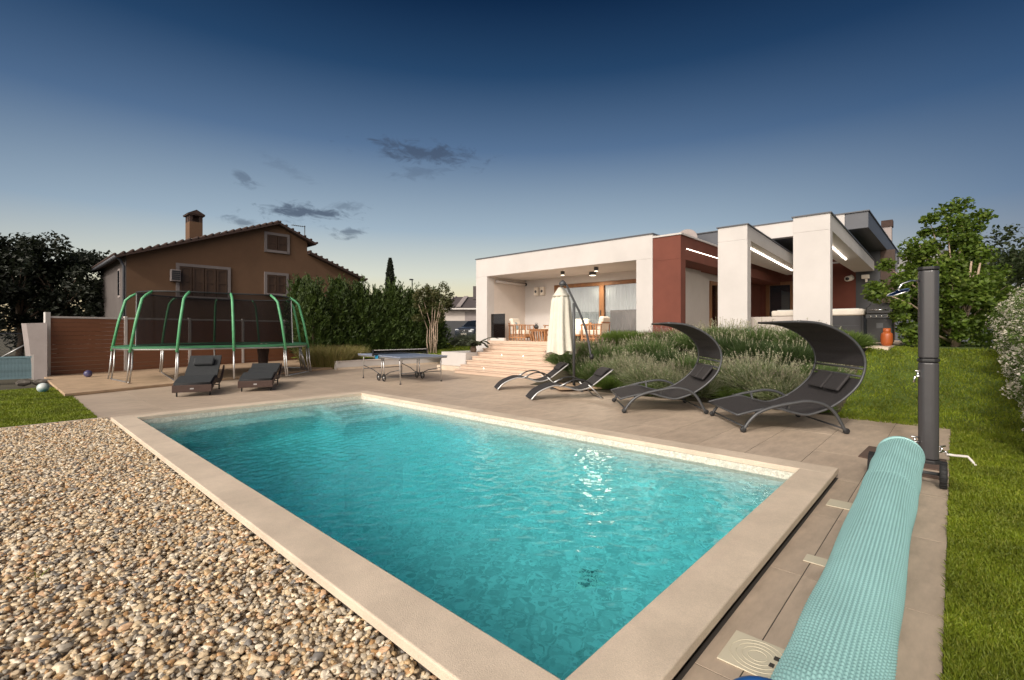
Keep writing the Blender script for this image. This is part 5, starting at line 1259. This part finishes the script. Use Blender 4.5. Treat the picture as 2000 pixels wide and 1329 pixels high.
def rattan(label, x, y, rz, recl, pillow_):
    t = thing('rattan_lounger', label, 'sun lounger', (x, y, 0), rz, 'brown rattan loungers'); w = .76
    side = interp([(0, 0, .26), (.25, 0, .315), (.5, 0, .36), (.75, 0, .36), (1.0, 0, .31), (1.25, 0, .285), (1.5, 0, .33), (1.72, 0, .45), (1.88, 0, .58)], 34)
    for y0 in (0, w - .045):
        b = MB(); top = [Vector((p.x, y0, p.z)) for p in side]; bot = [Vector((p.x, y0, p.z - .15 * (1 - .55 * i / 33))) for i, p in enumerate(side)]
        n = len(top); b.prism(top + bot[::-1], (0, .045, 0)); b.build('side_panel', M_RATTAN, t, bevel=.01)
    MB().box(-.012, .02, .001, w - .001, .105, .268).build('front_panel', M_RATTAN, t, bevel=.01)
    MB().box(-.018, -.0125, w / 2 - .035, w / 2 + .035, .17, .20).build('badge', M_SILVER, t)
    seat = [p for p in side if p.x < 1.02]
    b = MB(); b.sheet([[(p.x + .01, y0, p.z + .005) for y0 in (.03, w / 2, w - .03)] for p in seat], .055); b.build('seat_cushion', M_CUSH, t)
    hx, hz_ = 1.02, .33; ca, sa = math.cos(recl), math.sin(recl)
    b = MB(); b.sheet([[(hx + ca * s, y0, hz_ + sa * s + .02 * math.sin(s * 9)) for y0 in (.04, w / 2, w - .04)] for s in np.linspace(0, .80, 12)], .06); b.build('back_cushion', M_CUSH, t)
    b = MB(); b.bar((hx + .02, w / 2, hz_ - .02), (hx + ca * .80 + .03, w / 2, hz_ + sa * .80 - .02), w - .10, .025); b.build('back_frame', M_RATTAN, t)
    if pillow_:
        o = MB().box(-.13, .13, -.22, .22, -.05, .05).build('head_pillow', M_CUSH, t, bevel=.045, seg=4); o.location = (hx + ca * .52 - sa * .1, w / 2, hz_ + sa * .52 + ca * .10); o.rotation_euler = (0, -recl, 0)
    for lx in (.16, 1.42):
        for y0 in (.06, w - .06): b = MB(); b.tube([(lx, y0, 0), (lx, y0, .2 if lx < 1 else .24)], .016, 8); b.build('leg', M_BLACK, t)
        b = MB(); b.tube([(lx, .06, .12), (lx, w - .06, .12)], .012, 8); b.build('crossbar', M_BLACK, t)
    return t
p0 = gp(336, 778); rattan('brown rattan lounger with raised back under the trampoline front', 3.34, 12.40, R(66), R(35), True)
rattan('brown rattan lounger with lower back beside the tall rattan vase', 4.62, 12.28, R(62), R(13), False)
for o in bpy.data.objects:
    pass

# rattan vase
p = gp(514, 722, .07); t = thing('rattan_vase', 'tall brown rattan vase standing on the trampoline pad', 'vase', p)
b = MB(); b.lathe([(.13, 0), (.16, .25), (.17, .5), (.20, .72), (.20, .745), (.17, .745), (.15, .5)], 24); b.build('body', M_RATTAN, t)
b = MB()
for k in range(9): a = k * .7; b.tube([(math.cos(a) * .1, math.sin(a) * .1, .70), (math.cos(a) * .17, math.sin(a) * .17, .80), (math.cos(a + .5) * .1, math.sin(a + .5) * .1, .86 + .04 * (k % 3))], .025, 6)
b.build('cloth', M_WHITECLOTH, t)

# ------------------------------------------------------------------ trampoline
tr = thing('trampoline', 'oval trampoline with green poles and black safety net on the pad', 'trampoline', (5.0, 17.2, .07))
feet = [(2.25, 17.75), (2.42, 16.15), (3.33, 15.45), (4.66, 15.22), (6.05, 15.05), (7.25, 16.15), (7.75, 17.9), (6.75, 19.2), (5.35, 19.55), (3.75, 19.35)]
C0 = Vector((5.0, 17.25, 0)); FZ = .98
ring = [C0 + (Vector((a, b_2, 0)) - C0) * .97 + Vector((0, 0, FZ)) for a, b_2 in feet]
def loop(pts, n):
    m = len(pts); e = interp([pts[-1]] + pts + [pts[0], pts[1]], (m + 2) * n + 1); return e[n:(m + 1) * n]
fr_ = loop(ring, 6)
b = MB(); b.tube(fr_, .032, 8, closed=True); b.build('frame_ring', M_METAL, tr, world=True)
inner = [C0 + (Vector((p.x, p.y, 0)) - C0) * .82 + Vector((0, 0, p.z + .03)) for p in fr_]; outer = [p + (Vector((p.x, p.y, 0)) - C0).normalized() * .05 + Vector((0, 0, .04)) for p in fr_]
b = MB(); P = [[o_, o_.lerp(i_, .5) + Vector((0, 0, .03)), i_] for o_, i_ in zip(outer, inner)]; P.append(P[0]); b.sheet(P, .02)
P2 = [[o_, o_ + Vector((0, 0, -.022))] for o_ in outer]; P2.append(P2[0]); b.sheet(P2, .006); b.build('spring_pad', M_RIM, tr, world=True)
b = MB(); k = len(inner); b.add([p + Vector((0, 0, -.01)) for p in inner] + [p + Vector((0, 0, -.02)) for p in inner], [tuple(range(k)), tuple(range(2 * k - 1, k - 1, -1))] + [(i, (i + 1) % k, k + (i + 1) % k, k + i) for i in range(k)]); b.build('jumping_mat', M_BLACK, tr, world=True)
tops = []
for i, p in enumerate(ring):
    o_ = (Vector((p.x, p.y, 0)) - C0); od = o_.normalized(); s = p + od * .07
    q1 = s + Vector((0, 0, .75)) - od * .15; q2 = s + Vector((0, 0, 1.38)) - od * .31; q3 = s + Vector((0, 0, 1.60)) - od * .58; tops.append(q3)
    b = MB(); b.tube([s + Vector((0, 0, -.08)), q1, q2, q2.lerp(q3, .5) + od * .03, q3], .036, 8); b.build('pole', M_GREEN, tr, world=True)
    b = MB(); b.tube([s + Vector((0, 0, -.085)), Vector((s.x, s.y, .50)) + od * .03, Vector((s.x, s.y, .10)) + od * .08], .02, 8); b.tube([p + Vector((0, 0, -.02)), Vector((p.x, p.y, .50)) + od * .02, Vector((p.x, p.y, .10)) + od * .08], .022, 8)
    b.build('leg', M_METAL, tr, world=True)
def leg_foot(i, j):
    pi, pj = ring[i], ring[j]; f = [Vector((q.x, q.y, .10)) + (Vector((q.x, q.y, 0)) - C0).normalized() * .08 for q in (pi, pj)]; d = (f[1] - f[0]).normalized()
    b = MB(); b.tube([f[0], f[0] + d * .12 + Vector((0, 0, -.006)), f[1] - d * .12 + Vector((0, 0, -.006)), f[1]], .022, 8); b.build('foot_bar', M_METAL, tr, world=True)
for i, j in ((0, 1), (2, 9), (4, 5), (6, 7)): leg_foot(i, j)
tl = loop(tops, 6); b = MB(); b.tube(tl, .022, 8, closed=True); b.build('top_ring', M_BLACK, tr, world=True)
P = []
for i in range(len(tl)):
    lo = inner[i] + Vector((0, 0, .03)); hi = tl[i] + Vector((0, 0, -.01)); row = []
    for k in range(9): u = k / 8; row.append(lo.lerp(hi, u) - (hi - C0).normalized() * 0 + Vector((0, 0, 0)))
    P.append(row)
P.append(P[0]); b = MB(); b.grid(P); b.build('safety_net', M_NET, tr, world=True)
p = gp(585, 722, .07); la = Vector((7.6, 17.0, .07))
b = MB(); e1_, e2_ = Vector((7.45, 16.75, .075)), Vector((7.62, 17.25, .075)); iv = Vector((-.22, .06, .88))
for e in (e1_, e2_): b.tube([e, e + iv], .016, 8)
for k in (.25, .55, .85): b.tube([e1_ + iv * k, e2_ + iv * k], .014, 8)
b.build('ladder', M_METAL, tr, world=True)
# balls
def ball(label, p, r, c1, c2, sc):
    t = thing('play_ball', label, 'ball', p); m = mat('ball_skin', c1, .35, vscale=sc, col2=c2, detail=0); b = MB()
    b.lathe([(r * math.sin(a) + .0005, r - r * math.cos(a)) for a in np.linspace(.02, math.pi - .02, 20)], 28); b.build('skin', m, t)
ball('white and teal ball lying on the small lawn', gp(84, 767), .115, (.62, .66, .64), (.03, .22, .26), 5); ball('dark blue ball at the foot of the brown fence', gp(172, 737, .07), .105, (.025, .025, .09), (.12, .11, .22), 4)

# ------------------------------------------------------------------ table tennis table
t_ = (8.33, 12.28); tt = thing('tennis_table', 'grey blue folding table tennis table on wheels', 'game table', (*t_, 0), R(84))
M_TT = mat('table_top', (.20, .25, .36), .3, .05, 3)
for x0, x1 in ((-1.37, -.004), (.004, 1.37)):
    MB().box(x0, x1, -.7625, .7625, .735, .76).build('top_half', M_TT, tt, bevel=.004)
    b = MB(); b.box(x0, x1, -.745, -.725, .69, .7345); b.box(x0, x1, .725, .745, .69, .7345); xe = x0 if x0 < -.1 else x1; xa = min(xe, xe - math.copysign(.02, xe)); b.box(xa, xa + .02, -.724, .724, .69, .7345); b.build('apron', M_SILVER, tt)
b = MB()
for y in (-.752, .752): b.box(-1.37, 1.37, y - .0095, y + .0095, .7605, .7615)
for x in (-1.36, 1.36): b.box(x - .0095, x + .0095, -.742, .742, .7605, .7615)
b.build('white_line', M_WHITECLOTH, tt)
net = thing('table_net', 'black net with pale tape stretched over the game table', 'net', (*t_, .762), R(84))
MB().box(-.002, .002, -.90, .90, .02, .14).build('mesh', M_NET, net); MB().box(-.006, .006, -.90, .90, .1405, .158).build('tape', M_ALU, net)
for y in (-.90, .90): MB().box(-.02, .02, y - .02, y + .02, -.02, .165).build('post', M_BLACK, net, bevel=.004); MB().box(-.05, .05, y - math.copysign(.075, y) - .06, y - math.copysign(.075, y) + .06, .0002, .03).build('clamp', M_BLACK, net)
for y in (-.66, .66):
    for sx in (-1, 1):
        b = MB(); b.tube([(sx * 1.15, y, .70), (sx * 1.17, y, .60), (sx * 1.2, y, .03)], .018, 8); b.build('leg', M_METAL, tt)
        b = MB(); b.lathe([(.028, 0), (.028, .02), (.018, .03)], 12, (sx * 1.2, y, 0)); b.build('foot', M_BLACK, tt)
        b = MB(); b.tube([(sx * .05, y * .9, .70), (sx * .09, y * .9, .12)], .018, 8); b.build('undercarriage_post', M_METAL, tt)
        b = MB(); b.tube([(sx * .10, y * .9, .16), (sx * .55, y * .95, .30), (sx * 1.17, y, .40)], .012, 8); b.build('brace', M_GREY, tt)
        b = MB(); b.tube([(sx * .17 + .095 * math.cos(a), y * .97, .11 + .095 * math.sin(a)) for a in np.linspace(0, 6.283, 24, endpoint=False)], .017, 6, closed=True)
        for a in range(5): b.tube([(sx * .17, y * .97, .11), (sx * .17 + .09 * math.cos(a * 1.257), y * .97, .11 + .09 * math.sin(a * 1.257))], .009, 5)
        w = b.build('wheel', M_RUBBER, tt); b = MB(); b.lathe([(.028, -.02), (.028, .02)], 12, (sx * .17, y * .97, .11), (0, 1, 0)); b.build('hub', M_SILVER, w)
b = MB()
for sx in (-1, 1): b.tube([(sx * .17, -.64, .095), (sx * .17, .64, .095)], .012, 8); b.tube([(sx * 1.18, -.66, .30), (sx * 1.18, .66, .30)], .012, 8)
b.build('axle', M_GREY, tt)
MB().box(-.09, .09, .775, .80, .66, .76).build('lock_cover', mat('cyan_plastic', (.015, .22, .40), .4), tt, bevel=.008)

# ------------------------------------------------------------------ hot tub, grill, gas bottle
t = thing('hot_tub', 'dark square hot tub with thick white rim behind the right pier', 'hot tub', (17.0, 2.95, 1.09))
M_TUB = mat('tub_panel', (.030, .030, .034), .45, .1, 4)
b = MB(); b.box(16.02, 17.98, 1.84, 4.02, 1.095, 1.90); b.build('cabinet', M_TUB, t, world=True, bevel=.03)
for z in (1.35, 1.62): MB().box(16.012, 16.019, 1.9, 3.96, z, z + .012).build('trim_line', M_GREY, t, world=True)
for y in (1.83, 2.55, 3.3, 4.0): MB().box(16.008, 16.03, y - .03, y + .03, 1.10, 1.895).build('corner_post', M_BLACK, t, world=True, bevel=.01)
b = MB(); b.box(15.97, 18.03, 1.79, 4.07, 1.901, 2.08); b.build('rim', M_WHITECLOTH, t, world=True, bevel=.05, seg=4)
MB().box(16.1, 17.9, 1.92, 3.94, 2.0805, 2.10).build('inner_cover', M_CURTAIN, t, world=True, bevel=.01)
gx_, gy_ = 16.35, 1.47
t = thing('gas_grill', 'black gas grill with hood beside the hot tub', 'grill', (gx_, gy_, 1.09), R(90))
MB().box(-.28, .28, -.26, .26, .08, .72).build('cabinet', M_BLACK, t, bevel=.02)
b = MB(); b.prism([(-.3, -.27, .84), (.3, -.27, .84), (.3, -.27, 1.0), (.18, -.27, 1.14), (-.18, -.27, 1.14), (-.3, -.27, 1.0)], (0, .54, 0)); b.build('hood', mat('enamel', (.02, .02, .021), .25), t, bevel=.03)
MB().box(-.30, .30, -.27, .27, .722, .838).build('firebox', M_GREY, t, bevel=.01)
for s in (-1,): MB().box(s * .46 - .15, s * .46 + .15, -.22, .22, .80, .835).build('side_shelf', M_GREY, t, bevel=.008)
b = MB(); b.tube([(-.2, .31, .95), (.2, .31, .95)], .014, 8); b.build('handle', M_CHROME, t)
for k in (-.18, -.06, .06, .18): b = MB(); b.lathe([(.025, 0), (.022, .03)], 12, (k, .271, .78), (0, 1, 0)); b.build('knob', M_CHROME, t)
MB().box(-.08, .06, .261, .27, .46, .60).build('label_plate', M_GREY, t)
for sx in (-1, 1):
    for sy in (-1, 1): b = MB(); b.lathe([(.03, -.015), (.04, -.01), (.04, .01), (.03, .015)], 12, (sx * .24, sy * .22, .042), (1, 0, 0)); b.build('wheel', M_RUBBER, t)
t = thing('gas_bottle', 'orange gas bottle on the ground beside the grill', 'gas bottle', (15.6, 1.27, 1.091)); t.scale = (.78, .78, .78)
b = MB(); b.lathe([(.11, 0), (.12, .02), (.155, .06), (.165, .12), (.165, .34), (.15, .41), (.10, .455), (.05, .465)], 28); b.build('cylinder', M_ORANGE, t)
b = MB(); b.lathe([(.10, .45), (.105, .46), (.105, .585), (.095, .585), (.095, .46)], 24); b.build('collar', M_ORANGE, t); b = MB(); b.lathe([(.03, .466), (.03, .52), (.05, .53), (.05, .55)], 12); b.build('valve', M_CHROME, t)

# ------------------------------------------------------------------ solar shower
SX, SY = 7.14, .21
sh = thing('solar_shower', 'tall dark grey solar shower column at the deck edge', 'shower', (SX, SY, 0))
def oct_(w, dd, c): return [(w - c, -dd), (w, -dd + c), (w, dd - c), (w - c, dd), (-w + c, dd), (-w, dd - c), (-w, -dd + c), (-w + c, -dd)]
def column(name, z0, z1, w, dd, m, bev=.01):
    b = MB(); b.prism([(x, y, z0) for x, y in oct_(w, dd, .045)], (0, 0, z1 - z0)); return b.build(name, m, sh, bevel=bev, seg=3)
column('base_foot', 0, .05, .10, .10, M_BLACK); column('lower_tank', .051, 1.14, .095, .09, M_POLE, .02); column('joint_band', 1.141, 1.18, .102, .097, M_BLACK); column('upper_tank', 1.181, 2.17, .095, .09, M_POLE, .02); column('top_cap', 2.171, 2.21, .098, .094, M_BLACK)
rv = Vector((math.sin(YAW), -math.cos(YAW), 0)); fw = Vector((math.cos(YAW), math.sin(YAW), 0))
L_ = -rv
b = MB(); b.tube([L_ * .09 + Vector((0, 0, 2.06)), L_ * .20 + Vector((0, 0, 2.055)), L_ * .30 + Vector((0, 0, 2.02)), L_ * .345 + Vector((0, 0, 1.95))], .011, 10); b.build('shower_arm', M_CHROME, sh)
hd = (Vector((0, 0, -1)) + rv * .42).normalized()
b = MB(); b.lathe([(.012, -.02), (.02, -.01), (.105, .0), (.11, .012), (.10, .018)], 28, L_ * .345 + Vector((0, 0, 1.93)), hd); b.build('shower_head', M_CHROME, sh)
def tap(name, side, z, L, drop, label=None):
    s = rv * side; b = MB(); z = Vector((0, 0, z))
    b.tube([s * .085 + z, s * (.085 + L) + z], .014, 10); b.tube([s * (.085 + L) + z, s * (.085 + L * 1.4) + z + Vector((0, 0, -.01)), s * (.085 + L * 1.55) + z + Vector((0, 0, -drop))], .012, 10)
    b.tube([s * (.085 + L * .7) + z, s * (.085 + L * .7) + z + Vector((0, 0, .045))], .012, 8); b.tube([s * (.05 + L * .3) + z + Vector((0, 0, .05)), s * (.10 + L * 1.0) + z + Vector((0, 0, .062))], .009, 8)
    b.build(name, M_CHROME, sh)
tap('mixer_tap', -1, .98, .05, .07); tap('foot_tap', -1, .24, .10, .02); tap('hose_tap', 1, .13, .09, .05)
b = MB(); b.tube([rv * .20 + Vector((0, 0, .10)), rv * .30 + Vector((0, 0, .085)), rv * .42 + fw * -.02 + Vector((0, 0, .08)), rv * .44 + fw * -.04 + Vector((0, 0, .045)), rv * .42 + fw * -.12 + Vector((0, 0, .0))], .014, 10); b.build('drain_hose', M_ALU, sh)
# mats and hatches lying on the deck
def flat(name, label, cat, cs, h, m, group=None, bev=.003):
    q = [Vector(c) for c in cs]; c = sum(q, Vector()) / 4; t = thing(name, label, cat, (c.x, c.y, 0), 0, group)
    MB().prism([(p.x, p.y, .0015) for p in q], (0, 0, h)).build('plate', m, t, world=True, bevel=bev); return t
flat('foot_mat', 'brown foot mat lying in front of the shower', 'mat', [gp(1676, 893), gp(1734, 905), gp(1741, 880), gp(1697, 873)], .012, M_MAT)
flat('foot_mat', 'brown foot mat under the shower column', 'mat', [(6.82, .06, 0), (7.42, .06, 0), (7.42, .40, 0), (6.82, .40, 0)], .011, M_MAT)
flat('foot_mat', 'narrow brown grating beside the far roller wheel', 'mat', [(6.42, .06, 0), (6.56, .06, 0), (6.56, .30, 0), (6.42, .30, 0)], .011, M_MAT)
def hatch(label, x, y, sx, sy, rings):
    t = thing('skimmer_lid', label, 'hatch', (x, y, 0), 0, 'ivory hatches in the deck strip')
    MB().box(-sx / 2, sx / 2, -sy / 2, sy / 2, .001, .0075).build('plate', M_LID, t, bevel=.002)
    if rings:
        b = MB()
        for r in (.04, .065, .09, .115): b.tube([(r * math.cos(a), r * math.sin(a), .008) for a in np.linspace(0, 6.283, 40, endpoint=False)], .0016, 5, closed=True)
        b.build('ring', M_LID, t)
        b = MB(); b.box(-.04, -.012, -.075, -.055, .0076, .010); b.box(.02, .05, -.085, -.06, .0076, .010); b.build('finger_hole', M_GROUT, t)
hatch('ivory hatch nearest the shower beside the bubble cover', 4.92, .655, .2, .30, False); hatch('small ivory hatch halfway along the bubble cover', 3.62, .60, .12, .24, False); hatch('large ivory hatch with rings at the bottom picture edge', 2.37, .66, .27, .27, True)

# ------------------------------------------------------------------ bubble cover on its roller
RA, RB = Vector((1.78, .322, .200)), Vector((6.33, .408, .207)); r1, r2 = .152, .182
rl = thing('pool_cover_roller', 'roller with turquoise bubble pool cover wound on it', 'pool cover', ((RA.x + RB.x) / 2, .35, 0))
ax_ = (RB - RA).normalized(); sy_ = Vector((0, 0, 1)).cross(ax_).normalized(); sz_ = ax_.cross(sy_)
nu, nv = 354, 1000; uu = np.linspace(0, 2 * math.pi, nu, endpoint=False)[:, None]; vv = np.linspace(0, 1, nv)[None, :]; Ln = (RB - RA).length
rad = r1 + (r2 - r1) * vv + .004 * np.sin(uu * 2 + vv * 9) + .0030 * np.sin(vv * 31 + uu * 3 + 2 * np.sin(vv * 7)) + .003 * np.sin(uu * 5 - vv * 13) - .030 * np.clip(1 - vv * Ln / .10, 0, 1) ** 2
bub = np.sin(uu * 29.5) ** 2 * np.sin(vv * Ln / .0225 * math.pi + np.floor(uu * 59 / (2 * math.pi)) * 1.57) ** 2 
rad = rad + .0085 * bub - .006 * np.exp(-((vv * Ln - 3.05) / .012) ** 2)
o0, oa, os_, oz = (np.array(v) for v in (RA, ax_, sy_, sz_))
Vb = o0 + oa * (vv * Ln)[..., None] + (os_ * np.cos(uu)[..., None] + oz * np.sin(uu)[..., None]) * rad[..., None]
i = np.arange(nu)[:, None]; j = np.arange(nv - 1)[None, :]; i2 = (i + 1) % nu
Fq = np.stack(np.broadcast_arrays(i * nv + j, i2 * nv + j, i2 * nv + j + 1, i * nv + j + 1), -1).reshape(-1, 4)
M_BUB = mat('bubble_foil', (.34, .61, .60), .26, .06, 2.0, spec=.8, trans=.18)
M_BUB.node_tree.nodes['Principled BSDF'].inputs['Coat Weight'].default_value = .35; M_BUB.node_tree.nodes['Principled BSDF'].inputs['Coat Roughness'].default_value = .25
me = np_mesh('bubble_cover', Vb.reshape(-1, 3) - np.array(rl.location), Fq, True); link('bubble_cover', me, M_BUB, rl)
b = MB()
for e, r_ in ((RA, r1 - .035), (RB, r2)):
    prev = []
    for k in range(5):
        rr_ = r_ * (1 - k * .2); b.tube([e + (sy_ * math.cos(a) + sz_ * math.sin(a)) * rr_ + ax_ * (.002 * k) for a in np.linspace(0, 6.283, 40, endpoint=False)], .018, 6, closed=True)
b.build('rolled_end', M_BUB, rl, world=True)
b = MB(); b.tube([RA - ax_ * .16, RB + ax_ * .16], .04, 12); b.build('axle_tube', M_ALU, rl, world=True)
xw = 6.10
for y in (.615, .072):
    b = MB(); b.lathe([(.05, -.028), (.115, -.028), (.125, -.02), (.125, .02), (.115, .028), (.05, .028)], 28, (xw, y, .1255), (0, 1, 0))
    for k in range(20): a = k * math.pi / 10; b.bar((xw + .124 * math.cos(a), y - .026, .1255 + .124 * math.sin(a)), (xw + .124 * math.cos(a), y + .026, .1255 + .124 * math.sin(a)), .012, .006)
    w = b.build('wheel', M_RUBBER, rl, world=True); b = MB(); b.lathe([(.045, -.03), (.045, .03)], 14, (xw, y, .1255), (0, 1, 0)); b.build('hub', M_GREY, w, world=True)
b = MB(); b.tube([(xw, .09, .1255), (xw, .60, .1255)], .016, 8); b.tube([(xw, .345, .1255), (RB.x + .1, .345, .235)], .018, 8); b.build('axle', M_GREY, rl, world=True)
hw = RA - ax_ * .13 + Vector((0, .085, .028))
b = MB(); b.tube([hw + (sy_ * math.cos(a) + sz_ * math.sin(a)) * .16 for a in np.linspace(0, 6.283, 40, endpoint=False)], .017, 10, closed=True)
for k in range(3): a = k * 2.094; b.tube([hw, hw + (sy_ * math.cos(a) + sz_ * math.sin(a)) * .18], .012, 8)
b.build('hand_wheel', M_BLUEPL, rl, world=True)
